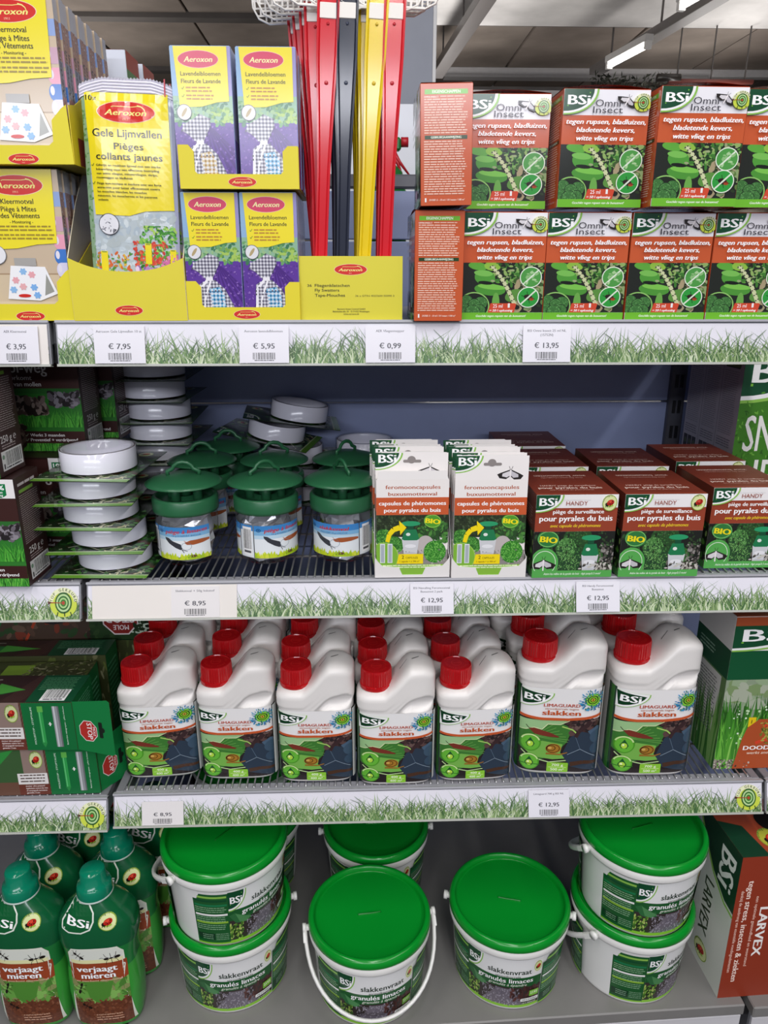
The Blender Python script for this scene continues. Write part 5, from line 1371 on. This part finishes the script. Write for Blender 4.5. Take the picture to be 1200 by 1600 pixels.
def refill(loc, label, n, tall, side):
    w, d, h = .1035, .112, .166
    t = thing('refill_display_box', label, 'display box', loc)
    m = MB(); lip = [(-w/2, 0), (-.020, 0), (-.016, .0), (.016, 0), (w/2, 0), (w/2, .030), (w/2-.004, .024), (w/2-.010, .017), (.0185, .015), (.014, .004), (-.014, .004), (-.0185, .015), (-w/2+.010, .017), (-w/2+.004, .024), (-w/2, .030)]
    k = len(lip); v = [(x, -.0012, z) for x, z in lip]+[(x, -.0003, z) for x, z in lip]
    m.add(v, [tuple(range(k)), tuple(range(2*k-1, k-1, -1))]+[(i, i+k, (i+1) % k+k, (i+1) % k) for i in range(k)], '#ece8e6'); m.build('front_lip', CARD, t)
    for s in (-1, 1):
        pr = [(0, 0), (d, 0), (d, .12), (d*.5, .105), (.012, .03), (0, .03)]; x = s*w/2; k = 6; m = MB()
        v = [(x-.0005, y, z) for y, z in pr]+[(x+.0005, y, z) for y, z in pr]
        m.add(v, [tuple(range(k)), tuple(range(2*k-1, k-1, -1))]+[(i, i+k, (i+1) % k+k, (i+1) % k) for i in range(k)], '#e6e2e0'); m.build('side_wall', CARD, t)
    m = MB(); m.box(-w/2, 0, 0, w/2, d, .001, '#dcd8d6'); m.build('bottom', CARD, t)
    for k in range(n):
        q = (loc[0]+(k % 3-1)*.0006, loc[1]+.0065+k*(d-.012)/n, loc[2]+.0015)
        lift = [0, .001, -.002, .002, .0, -.001, .002][k % 7]
        lab = 'white pheromone refill carton, %s display box, %s' % (side, 'front one' if k == 0 else ORD[k]+' from the front')
        S_ = FERO[tall if k == 0 else 1]
        if S_.get('label') is None: S_.location = q; tag(S_, lab, 'carton', 'pheromone refill cartons'); S_.rotation_euler = (R(-1.5), 0, 0); o = S_
        else: o = dup(S_, q, (R(-1.5), 0, 0), lab, 'pheromone refill cartons')
        if k: o.location = (q[0]-k*.0012, q[1], q[2]+lift); o.rotation_euler = (R(-.5-k*.3), 0, 0)
    return t


FERO = {}
for hd in (0, 1):
    w, d, h = .0985, .0115, .138
    o = carton('refill_carton', w, d, h, '#ebe7e5', {'front': ART_FERO}, CARD)
    m = MB(); A = ART_FHEAD; hh = .034; n = 5
    pts = [(-w/2+.001, 0), (w/2-.001, 0), (w/2-.001, hh-.008), (w/2-.004, hh-.003), (w/2-.010, hh), (-w/2+.010, hh), (-w/2+.004, hh-.003), (-w/2+.001, hh-.008)]
    if not hd: pts = [(-w/2+.001, 0), (w/2-.001, 0), (w/2-.004, .012), (-w/2+.004, .012)]
    k = len(pts); v = [(x, -d/2+.0002, h+z) for x, z in pts]+[(x, -d/2+.0010, h+z) for x, z in pts]
    m.add(v, [tuple(range(k)), tuple(range(2*k-1, k-1, -1))]+[(i, i+k, (i+1) % k+k, (i+1) % k) for i in range(k)], '#efebe9')
    if hd:
        A.clip = (12, 0, 1038, 330); m.art(A, plane_fn((-w/2, -d/2+.0001, h-.001), (w, 0, 0), (0, 0, hh), (0, -1, 0)))
    m.build('hanging_header', CARD, o); FERO[hd] = o
refill((.4500, .948, S2), 'white open display box of refill cartons, left one beside the jars', 7, 0, 'left')
refill((.5560, .944, S2), 'white open display box of refill cartons, right one beside the brown cartons', 7, 1, 'right')

# slug trap jars


def jar():
    t = thing('slug_trap_jar', '', 'jar')
    m = MB(); m.lathe([(.0, .001), (.038, .001), (.0435, .006), (.0445, .012), (.0445, .069), (.0425, .078), (.040, .084)], 48, '#ffffff'); m.build('clear_jar', CLEAR, t)
    for k, (ar, a0, wd) in enumerate(((ART_JAR, 0, 104), (ART_JAR3, -138, 104), (ART_JAR2, -69, 30))):
        m = MB()
        def fn(u, v, z):
            a = R(-90+a0)+(u-.5)*R(wd); r = .0448+z; return np.stack([r*np.cos(a), r*np.sin(a), .012+v*.049], 1)
        m.art(ar, fn, 0, du=40); m.build('label', GLOSS, t)
    # silver bait sachet folded inside
    m = MB(); r = random.Random(3); n = 16; vs = []
    for j in range(9):
        for i in range(n):
            a = 2*PI*i/n; q = .036+r.uniform(-.006, .003); vs.append((q*math.cos(a), q*math.sin(a)*.75, .004+.068*j/8+r.uniform(-.003, .003)))
    m.add(vs, [(j*n+i, j*n+(i+1) % n, (j+1)*n+(i+1) % n, (j+1)*n+i) for j in range(8) for i in range(n)]+[tuple(range(8*n, 9*n))], '#d4d4da', 0, False); m.build('foil_sachet', SILVER, t)
    m = MB(); g = '#2a6542'
    m.lathe([(.0425, .075), (.0468, .076), (.0472, .080), (.0472, .095), (.0455, .098), (.0410, .0985), (.0408, .093), (.018, .092), (.018, .0985), (.012, .0985), (.012, .085)], 56, g)
    col_ = m.build('green_collar', PLAST, t)
    for k in range(4):
        a = R(45+90*k+20); m = MB(); m.tube([(.022*math.cos(a), .022*math.sin(a), .087), (.022*math.cos(a), .022*math.sin(a), .121)], .0068, g, 12); m.build('support_post', PLAST, col_)
    m = MB(); m.tube([(0, 0, .0936), (0, 0, .120)], .010, g, 16); m.build('centre_post', PLAST, col_)
    m = MB(); m.lathe([(.0535, .1155), (.0549, .1158), (.0549, .1172), (.050, .1200), (.035, .1248), (.015, .1278), (0, .1284)], 64, g); m.lathe([(.0535, .1155), (.048, .1178), (.03, .1222), (0, .1250)], 64, '#2a6542'); hat_ = m.build('rain_hat', PLAST, t)
    m = MB(); pts = [(x, 0, z) for x, z in ((-.022, .1260), (-.0225, .1320), (-.018, .1340), (-.0145, .1357), (-.0125, .1400), (-.007, .1440), (0, .1453), (.007, .1440), (.0125, .1400), (.0145, .1357), (.018, .1340), (.0225, .1320), (.022, .1260))]
    m.tube(pts, .0030, g, 8, flat=.8); m.build('carrying_loop', PLAST, hat_)
    return t


J = jar(); G = 'slug trap jars'
JP = [((.1235, 1.037), 3, 'front row, left one'), ((.2400, 1.040), 34, 'front row, middle one'), ((.3515, 1.043), 119, 'front row, right one'),
      ((.124, 1.165), 6, 'second row, left one'), ((.240, 1.165), 20, 'second row, middle one'), ((.356, 1.170), 50, 'second row, right one'), ((.150, 1.262), -5, 'rearmost one')]
for i, ((x, y), rz, s) in enumerate(JP):
    lab = 'clear slug trap jar with a green rain hat, '+s
    if i == 0: J.location = (x, y, S2); J.rotation_euler = (0, 0, R(rz)); tag(J, lab, 'jar', G)
    else: dup(J, (x, y, S2), (0, 0, R(rz)), lab, G)

# copper tape rolls in blister packs


def tape():
    t = thing('slug_tape_blister_pack', '', 'blister pack')
    w, d = .132, .172
    m = MB(); m.box(-w/2, -d/2, 0, w/2, d/2, .0008, '#2a3a24', .0003); m.art(ART_TAPE, face_fn('top', w, d, .0008)); m.build('backing_card', GLOSS, t)
    cy = -.012; T = Matrix.Translation((0, cy, 0))
    m = MB(); m.lathe([(0, .0060, '#aaa6b4'), (.0390, .0060), (.0455, .0290), (.0460, .0313), (.0512, .0313), (.0515, .0310), (.0515, .0035)], 64, '#eceaf6', T=T); m.build('white_tape_roll', SHINY, t)
    m = MB(); m.lathe([(.0492, .0314), (.0505, .0316), (.0509, .0314)], 64, '#4a3a3c', T=T); m.build('tape_edge', PLAST, t)
    m = MB(); m.lathe([(.0600, .0012), (.0550, .0014), (.0538, .005), (.0532, .0325), (.0520, .0335), (.030, .0337), (0, .0337)], 48, '#fff', T=T); m.add([(-w/2, -d/2, .0014), (w/2, -d/2, .0014), (w/2, d/2, .0014), (-w/2, d/2, .0014)], [(0, 1, 2, 3)], '#fff'); m.build('blister_dome', BLISTER, t)
    return t


TP = tape(); G = 'white tape rolls in blister packs'; n_ = 0


def put_t(loc, rot, lab):
    global n_
    n_ += 1
    if n_ == 1: TP.location = loc; TP.rotation_euler = rot; tag(TP, lab, 'blister pack', G); return
    dup(TP, loc, rot, lab, G)


ords = ['bottom one', 'second from the bottom', 'third from the bottom', 'fourth from the bottom', 'topmost open roll']
for k in range(5):
    put_t(([.018, .012, .004, .002, .008][k], 1.040+k*.0015, S2+.0012+k*.0343), (R(.4), 0, R([-2, 0, -3, 1, -4][k])), 'white tape roll pack, front stack beside the jars, '+ords[k])
ords = ['bottom one', 'second from the bottom', 'third from the bottom', 'fourth from the bottom', 'fifth from the bottom', 'sixth from the bottom', 'seventh from the bottom', 'topmost one']
for k in range(8):
    put_t(([.035, .035, .036, .037, .040, .040, .034, .036][k], 1.262, S2+.0012+k*.0343), (0, 0, R([0, 1, -2, 1, -3, 2, -2, 1][k])), 'white tape roll pack, rear stack near the back panel, '+ords[k])
for k in range(3): put_t((.245, 1.350, S2+.0012+k*.0343), (0, 0, R([80, 92, 86][k])), 'white tape roll in the loose pile behind the jars, left heap, '+['bottom', 'middle', 'upper'][k]+' one')
for k in range(3): put_t((.375, 1.350, S2+.0012+k*.0390), (0, 0, R([100, 88, 95][k])), 'white tape roll in the loose pile behind the jars, right heap, '+['bottom', 'middle', 'upper'][k]+' one')
put_t((.212, 1.345, S2+.1190), (R(11), 0, R(80)), 'white tape roll lying tilted on the left heap behind the jars')
put_t((.254, 1.350, S2+.1500), (R(9), 0, R(95)), 'white tape roll topmost of all behind the jars, tilted')

# mole repellent cartons, left bay
mo = carton('mole_repellent_carton', .118, .068, .150, '#3c1f1c', {'front': ART_MOLE, 'right': ART_MOLE_SIDE, 'top': ART_MOLE_TOP}, CARD)
mo2 = carton('mole_repellent_carton', .118, .068, .150, '#3c1f1c', {'front': ART_MOLE2, 'right': ART_MOLE_SIDE, 'top': ART_MOLE_TOP}, CARD)
G = 'brown mole repellent cartons'
ML = [(mo2, (-.1270, .968, S2), -2, 'lower front one with a green badge'), (mo, (-.142, .968, S2+.1515), -2, 'upper front one'),
      (mo2, (-.083, 1.083, S2), -3, 'lower one of the second stack'), (mo, (-.0835, 1.12, S2+.1515), -3, 'upper one of the second stack'),
      (mo2, (-.083, 1.20, S2), -3, 'lower one of the rear stack'), (mo, (-.062, 1.20, S2+.1515), -2, 'upper one of the rear stack')]
sn = set()
for o, l, rz, s in ML:
    lab = 'dark brown and green mole repellent carton, '+s
    if id(o) not in sn: sn.add(id(o)); o.location = l; o.rotation_euler = (0, 0, R(rz)); tag(o, lab, 'carton', G)
    else: dup(o, l, (0, 0, R(rz)), lab, G)

o = carton('snail_product_box', .20, .185, .285, '#cfcad2', {'front': ART_SNAIL, 'left': ART_SNAIL_SIDE}, CARD, .001); o.location = (1.103, 1.285, S2); o.rotation_euler = (0, 0, R(1.5)); tag(o, 'tall green and grey box lettered SNAIL HELP at the right edge', 'box')

# ------------------------------------------------------------------ third shelf goods


def sm(t): t = max(0, min(1, t)); return t*t*(3-2*t)


def pellet_bottle(name, w, d, Hn, Hh, capr, caph, art, lz0, lz1, exp=4.2):
    t = thing(name, '', 'bottle')
    kk = .014
    def ztop(x):
        u = x/w+.5
        return Hn+(Hh-Hn)*sm((u-.34)/.38)-.003*sm((u-.82)/.18)
    n = 96; ring = []
    for i in range(n):
        a = 2*PI*i/n; c, s_ = math.cos(a), math.sin(a)
        ring.append((w/2*math.copysign(abs(c)**(2/exp), c), d/2*math.copysign(abs(s_)**(2/exp), s_)))
    L = 72; vs = []
    for j in range(L+1):
        for i, (x, y) in enumerate(ring):
            zt = ztop(x)-kk; z = zt*j/L
            line = Hn-.030+.30*(ztop(x)-Hn)
            sc = .972+.028*sm((z-line)/.003)
            if z < .006: sc *= 1-.05*(1-z/.006)**2
            yy = y*sc; xx = x*sc
            u = x/w+.5
            # grip recess under the raised shoulder
            q = ((u-.76)/.22)**2+((z-(line-.006+.016*(u-.5)))/(.006+.020*max(0, u-.5)))**2
            if q < 1: yy -= math.copysign(.0085*(1-q)**.45*(1 if abs(y) > d*.3 else 0), y)
            vs.append((xx, yy, z))
    rs = [1-.012*k for k in range(1, 6)]+[.90, .82, .70, .55, .38, .2]
    rs = [.985, .96, .93, .89, .84, .77, .68, .56, .42, .25, .1]
    for q in rs:
        for (x, y) in ring:
            xx, yy = x*q, y*q; vs.append((xx, yy, ztop(xx)-kk*(1-(1-q**4.5)**.5)))
    N = L+len(rs)
    fs = [(j*n+i, j*n+(i+1) % n, (j+1)*n+(i+1) % n, (j+1)*n+i) for j in range(N) for i in range(n)]
    fs.append(tuple(N*n+i for i in range(n))); fs.append(tuple(range(n))[::-1])
    m = MB(); m.add(vs, fs, '#e6e2df', 0, True)
    xc = -w/2+capr+.0065
    m.lathe([(capr*1.02, Hn-.022), (capr*1.02, Hn-.010), (capr*.93, Hn-.002), (capr*.93, Hn+.006)], 40, '#e6e2df', T=Matrix.Translation((xc, 0, 0)))
    m.build('white_bottle', PLAST, t)
    # small moulded slits on the raised shoulder
    m = MB()
    for k, dx in enumerate((-.012, .006)):
        x = w*.20+dx; z = ztop(x)+.0002; sl = (ztop(x+.006)-ztop(x-.006))/.012
        p = [(x-.006, -.002, ztop(x-.006)+.0006), (x+.005, .0040, ztop(x+.005)+.0006), (x+.006, .0060, ztop(x+.006)+.0006), (x-.005, .0000, ztop(x-.005)+.0006)]
        m.add(p, [(0, 1, 2, 3)], '#35302e')
    m.build('moulded_slit', PLAST, t)
    m = MB(); z0 = Hn-.002; T = Matrix.Translation((xc, 0, z0))
    m.lathe([(capr*1.04, 0), (capr*1.05, .002), (capr*1.05, .006), (capr*1.0, .0065, None, 1), (capr*.99, caph-.003, None, 1), (capr*.95, caph), (capr*.86, caph+.0003), (capr*.84, caph-.0008), (0, caph-.0008)], 80, '#b01218', T=T, smooth=False, rib=.0007)
    A = Art(100, 100, None, 5); A.z = 3e-4; A.arctext('PUSH DOWN AND TURN', 50, 50, 33, 11, '#c42220', -180, 170, 1.2); A.text('CLOSE', 50, 54, 10, '#d42a28', w=34, bold=1.2); A.ring(50, 50, 20, 20, 2, '#d42a28')
    m.art(A, lambda u, v, z: np.stack([xc+(u-.5)*capr*1.7, (v-.5)*capr*1.7, z0+caph-.0008+z], 1)); m.build('red_cap', SHINY, t)
    # wrap label following the rounded rectangle
    M_ = 720; aa = np.linspace(-PI, PI, M_+1)-PI/2; cx = np.cos(aa); sy = np.sin(aa)
    X = w/2*.982*np.sign(cx)*np.abs(cx)**(2/exp); Y = d/2*.982*np.sign(sy)*np.abs(sy)**(2/exp)
    sl = np.concatenate([[0], np.cumsum(np.hypot(np.diff(X), np.diff(Y)))]); sl -= np.interp(M_/2, np.arange(M_+1), sl)
    tx = np.gradient(X, sl+np.arange(M_+1)*1e-9); ty = np.gradient(Y, sl+np.arange(M_+1)*1e-9)
    unit = w/1000*1.04
    def fn(u, v, z):
        s_ = (u*1180-620)*unit; x = np.interp(s_, sl, X); y = np.interp(s_, sl, Y); a, b = np.interp(s_, sl, tx), np.interp(s_, sl, ty); q = np.hypot(a, b)+1e-9
        e = .00035+z; return np.stack([x+b/q*e, y-a/q*e, lz0+v*(lz1-lz0)], 1)
    m = MB(); m.art(art, fn, 0, du=16); m.build('wrap_label', GLOSS, t)
    return t


B4 = pellet_bottle('slug_pellet_bottle', .118, .068, .158, .1985, .0235, .031, ART_LIMA4, .005, .126)
B7 = pellet_bottle('slug_pellet_bottle', .131, .080, .190, .232, .0265, .033, ART_LIMA7, .006, .153)
G = 'white slug pellet bottles with red caps'
fr = [('b', (.0655, 1.007), 4, 'first from the left'), ('b', (.1865, .999), 0, 'second from the left'), ('b', (.3080, .988), -1, 'third from the left'), ('b', (.4290, .978), 0, 'fourth from the left'), ('b', (.5500, .984), 2, 'fifth from the left')]
fst = True
rows = {'front row': fr,
        'second row': [('b', (.063, 1.084), 5, 'first from the left'), ('b', (.188, 1.086), 1, 'second from the left'), ('b', (.302, 1.062), -2, 'third from the left'), ('b', (.425, 1.052), 0, 'fourth from the left'), ('b', (.543, 1.063), 1, 'fifth from the left')],
        'third row': [('b', (.066, 1.160), 3, 'first from the left'), ('b', (.187, 1.163), -1, 'second from the left'), ('b', (.310, 1.150), 4, 'third from the left'), ('b', (.4235, 1.126), 0, 'fourth from the left'), ('b', (.538, 1.140), 2, 'fifth from the left')],
        'fourth row': [('b', (.066, 1.236), 0, 'first from the left'), ('b', (.187, 1.239), 0, 'second from the left'), ('b', (.310, 1.226), 0, 'third from the left'), ('b', (.4235, 1.202), 0, 'fourth from the left'), ('b', (.538, 1.216), 0, 'fifth from the left')]}
for rn, L_ in rows.items():
    for _, (x, y), rz, s in L_:
        lab = 'small white pellet bottle with a red cap, %s, %s' % (rn, s)
        if fst: fst = False; B4.location = (x, y, S3); B4.rotation_euler = (0, 0, R(rz)); tag(B4, lab, 'bottle', G)
        else: dup(B4, (x, y, S3), (0, 0, R(rz)), lab, G)
fst = True
for (x, y), rz, s in (((.6845, 1.0), -5, 'front row, left one'), ((.8250, .992), -1, 'front row, right one'), ((.684, 1.085), -2, 'second row, left one'), ((.835, 1.085), 2, 'second row, right one'), ((.668, 1.17), 0, 'third row, left one'), ((.800, 1.17), 0, 'third row, right one')):
    lab = 'large white pellet bottle with a red cap, '+s
    if fst: fst = False; B7.location = (x, y, S3); B7.rotation_euler = (0, 0, R(rz)); tag(B7, lab, 'bottle', G)
    else: dup(B7, (x, y, S3), (0, 0, R(rz)), lab, G)

# mole alarm cartons, left bay (long boxes lying on their side)


def stop_box(fr_, tp, L=.22, d=.075, h=.0800, tab=True, mat=CARD):
    o = carton('mole_alarm_carton', L, d, h, '#0f5a30', {'front': fr_, 'top': tp, 'right': ART_STOP_END}, mat)
    if tab:
        m = MB(); k = .0006
        pts = [(0, 0), (.058, -.004), (.062, -.001), (.062, h+.006), (.058, h+.009), (0, h)]
        hole = [(.040, h*.42), (.048, h*.42), (.048, h*.50), (.051, h*.54), (.048, h*.58), (.048, h*.66), (.040, h*.66)]
        v = [(x, -k, z) for x, z in pts]+[(x, 0, z) for x, z in pts]; n = len(pts)
        m.add(v, [tuple(range(n)), tuple(range(2*n-1, n-1, -1))]+[(i, i+n, (i+1) % n+n, (i+1) % n) for i in range(n)], '#137a3e')
        A = Art(400, 420, None, 32); octagon(A, 150, 240, 98, PI/2); A.rrect(262, 150, 300, 290, 10, '#17201a'); A.ell(300, 220, 22, 22, '#17201a')
        m.art(A, plane_fn((0, -k, 0), (.062, 0, 0), (0, 0, h), (0, -1, 0)))
        tb = m.build('hanging_tab', CARD, o); tb.location = (L/2, -d/2+.001, 0); tb.rotation_euler = (0, 0, R(18))
    return o


sb = stop_box(ART_STOP, ART_STOP_TOP); G = 'green mole alarm cartons lying in the left bay'
zL = S3-.006
sb.location = (-.1305, .985, zL); sb.rotation_euler = (0, 0, R(1)); tag(sb, 'long green mole alarm carton lying at the bottom of the front stack', 'carton', G)
for c in sb.children: c.rotation_euler = (0, 0, R(58)); c.location.x -= .002
o = dup(sb, (-.1515, .983, zL+.0815), (0, 0, R(-1)), 'long green mole alarm carton on top, tab with a red stop badge bent forward', G)
for c in o.children: c.rotation_euler = (0, 0, R(-12))
o = stop_box(ART_STOP_TOP, ART_STOP_B, .31, .053, .148, False); o.location = (-.210, 1.060, zL); tag(o, 'olive green printed carton lying behind the front mole alarm pair', 'carton', G)
o2 = stop_box(ART_STOP_B, ART_STOP_TOP, .31, .054, .155, False); o2.location = (-.198, 1.121, zL); tag(o2, 'dark green carton with a barcode lying second from the back in the left bay', 'carton', G)
o3 = stop_box(ART_STOP_UP, ART_STOP_TOP, .31, .075, .0805, False); o3.location = (-.150, 1.200, zL+.1475); tag(o3, 'upside down mole stop carton at the back of the left bay', 'carton', G)
o4 = stop_box(ART_STOP_B, ART_STOP_TOP, .31, .075, .146, False); o4.location = (-.150, 1.200, zL); tag(o4, 'dark carton under the upside down mole stop carton', 'carton', G)

mg = carton('lawn_moss_carton', .19, .105, .265, '#e6e4e0', {'front': ART_MOS, 'left': ART_MOS_SIDE}, CARD, .001); mg.location = (1.0255, 1.020, S3); mg.rotation_euler = (0, 0, R(1)); tag(mg, 'tall white and green lawn carton with a moss picture at the right edge', 'carton')
m = MB(); m.box(-.094, -.052, .2652, .094, .052, .2662, '#8f4426'); m.build('lid_flap', CARD, mg)

# ------------------------------------------------------------------ bottom shelf goods


def bucket():
    t = thing('pellet_bucket', '', 'bucket')
    W_ = '#e4e3e0'
    m = MB(); m.lathe([(0, .002), (.082, .002), (.0850, .0), (.0858, .003), (.0935, .118), (.0985, .119), (.0992, .121), (.0992, .134), (.0975, .135)], 72, W_)
    for s in (-1, 1): m.tube([(s*.0990, 0, .1265), (s*.1075, 0, .1265)], .0050, W_, 12)
    m.build('white_tub', PLAST, t)
    m = MB()
    def fn(u, v, z):
        a = R(90)-u*2*PI; a = -(R(90)) + (u-.25)*2*PI; zz = .006+v*.108; r = .0858+(zz-.003)/.115*.0077+z+2.5e-4; return np.stack([r*np.cos(a), r*np.sin(a), zz], 1)
    m.art(ART_BUCKET, fn, 0, du=22); m.build('wrap_label', GLOSS, t)
    m = MB(); g = '#068c28'
    m.lathe([(.0985, .1325), (.1000, .1340), (.1000, .1400), (.0985, .1450), (.0960, .1475), (.0925, .1480), (.0905, .1465), (.0895, .1400), (.0890, .1385), (.086, .1380), (0, .1380)], 96, g)
    m.lathe([(.0895, .1401), (.0885, .1398)], 72, '#028a22')
    m.lathe([(0, .1402), (.0065, .1402), (.0065, .138)], 16, '#04701c', T=Matrix.Translation((.0, .0, 0)) @ Matrix.Scale(.12, 4, (0, 1, 0)) @ Matrix.Scale(3.0, 4, (1, 0, 0)))
    m.build('green_lid', LID, t)
    m = MB(); pts = []; n = 29
    for i in range(n):
        a = PI*i/(n-1); r = .1055; pts.append((r*math.cos(a), -.138*math.sin(a)**.85 if math.sin(a) > 1e-6 else 0, 0))
    m.tube(pts, .0032, W_, 8, flat=1.6)
    h = m.build('carrying_handle', PLAST, t)
    for s in (-1, 1): m = MB(); m.tube([(s*.1035, 0, 0), (s*.1092, 0, 0)], .0070, W_, 14); m.box(s*.1062-.003, -.022, -.0045, s*.1062+.003, -.006, .0045, W_, .001); m.build('pivot', PLAST, h)
    h.location = (0, 0, .1265); h.rotation_euler = (R(62), 0, 0)
    return t


LID = mat_base('green_lid_plastic', .20, .5, noise=.04, nscale=7, bump=.02)
BK = bucket(); G = 'green lidded slug pellet buckets'; ZB2 = SB+.1415
BL = [((.157, .973, SB), 12, 137, 'left stack, lower one'), ((.156, .971, ZB2), 50, 150, 'left stack, upper one, handle to the left'), ((.387, .943, SB), 7, 41, 'front centre, handle hanging in front'),
      ((.402, 1.150, SB), 2, 137, 'behind the front centre bucket'), ((.621, .964, SB), -14, 137, 'single one right of centre'), ((.829, .966, SB), 38, 137, 'right stack, lower one'),
      ((.831, .965, ZB2), 17, 140, 'right stack, upper one'), ((.156, 1.186, SB), 0, 137, 'left rear stack, lower one'), ((.158, 1.184, ZB2), 10, 137, 'left rear stack, upper one')]
for i, (l, rz, hd, s) in enumerate(BL):
    lab = 'white bucket with a green lid, '+s
    if i == 0: BK.location = l; BK.rotation_euler = (0, 0, R(rz)); tag(BK, lab, 'bucket', G); o = BK
    else: o = dup(BK, l, (0, 0, R(rz)), lab, G)
    for c in o.children:
        if c.name.startswith('carrying_handle'): c.rotation_euler = (R(hd), 0, 0)


def ant_bottle():
    t = thing('ant_repellent_bottle', '', 'bottle')
    # half widths, depth, centre offset by height
    prof = [(0, .046, .030), (.004, .0505, .034), (.03, .0540, .0355), (.07, .0560, .036), (.10, .0545, .0355), (.125, .0520, .035), (.150, .0545, .0355), (.170, .0585, .036), (.190, .0590, .0355), (.205, .0555, .034), (.220, .0450, .031), (.232, .0335, .0265), (.243, .0245, .0215), (.249, .0205, .0195), (.252, .0195, .0190)]
    n = 56; vs = []; ex = 3.0
    zz = np.array([p[0] for p in prof]); ww = np.array([p[1] for p in prof]); dd = np.array([p[2] for p in prof])
    Z = np.concatenate([np.linspace(0, .2, 34), np.linspace(.204, .252, 16)])
    def cs(z): return float(np.interp(z, zz, ww)), float(np.interp(z, zz, dd))
    def exz(z): return 3.0 if z < .2 else 3.0-1.0*(z-.2)/.052
    cols = []
    for z in Z:
        w_, d_ = cs(z); e = exz(z)
        for i in range(n):
            a = 2*PI*i/n; c, s_ = math.cos(a), math.sin(a); vs.append((w_*math.copysign(abs(c)**(2/e), c), d_*math.copysign(abs(s_)**(2/e), s_), z))
    N = len(Z)-1; fs = []
    for j in range(N):
        for i in range(n): fs.append((j*n+i, j*n+(i+1) % n, (j+1)*n+(i+1) % n, (j+1)*n+i)); cols.append('#3c9a3c' if Z[j] < .12 else ('#1f7a3a' if Z[j] < .16 else '#0f5a34'))
    fs.append(tuple(range(n))[::-1]); cols.append('#1f8a3c')
    m = MB(); m.add(vs, fs, cols, 0, True); m.build('green_bottle', BOTTLEG, t)
    def surf(x, z, e):
        y = np.empty_like(x)
        for k in range(len(x)):
            w_, d_ = cs(z[k]); q = exz(z[k]); s_ = min(.98, abs(x[k])/w_); y[k] = -d_*(1-s_**q)**(1/q)
        return y-e-4e-4
    for ar, z0, z1, hw in ((ART_ANT, .012, .195, .047), (ART_ANT2, .191, .240, .050)):
        m = MB()
        def fn(u, v, z): x = (u-.5)*2*hw; q = z0+v*(z1-z0); return np.stack([x, surf(x, q, z), q], 1)
        m.art(ar, fn, 0, du=26, dv=26); m.build('front_label', GLOSS, t)
    m = MB(); g = '#0a7a5c'
    m.lathe([(.0255, .240), (.0262, .243), (.0255, .254), (.0235, .260), (.0185, .2635), (.0182, .280), (.0165, .283), (0, .2832)], 48, g); m.lathe([(.0262, .2402), (.0270, .2408), (.0262, .2430)], 48, '#cfe0d8'); m.build('teal_cap', SHINY, t)
    return t


AB = ant_bottle(); G = 'green ant repellent bottles'
AL = [((-.030, .902), 2, 'front row, right one'), ((-.142, .905), 0, 'front row, left one'), ((-.022, .985), 8, 'second row, right one'), ((-.146, .992), 4, 'second row, left one'),
      ((.012, 1.085), 4, 'third row, right one'), ((-.110, 1.075), 0, 'third row, left one'), ((-.100, 1.165), -6, 'fourth row, left one')]
for i, ((x, y), rz, s) in enumerate(AL):
    lab = 'green ant repellent bottle with a teal cap, '+s
    if i == 0: AB.location = (x, y, SB); AB.rotation_euler = (0, 0, R(rz)); tag(AB, lab, 'bottle', G)
    else: dup(AB, (x, y, SB), (0, 0, R(rz)), lab, G)

lv = thing('larvex_box', 'tall red brown box with sideways lettering and a carrying hole, bottom right corner', 'box', (1.072, .955, SB), R(2.5))
lv.name = 'plant_booster_box'
w, d, h = .235, .125, .286
m = MB(); m.box(-w/2, -d/2, 0, w/2, d/2, h, '#7f2f1c', .001); m.art(ART_LARVEX, face_fn('front', w, d, h)); m.art(ART_LARVEX_SIDE, face_fn('left', w, d, h)); m.art(ART_LARVEX_TOP, face_fn('top', w, d, h)); m.build('carton_body', CARD, lv)
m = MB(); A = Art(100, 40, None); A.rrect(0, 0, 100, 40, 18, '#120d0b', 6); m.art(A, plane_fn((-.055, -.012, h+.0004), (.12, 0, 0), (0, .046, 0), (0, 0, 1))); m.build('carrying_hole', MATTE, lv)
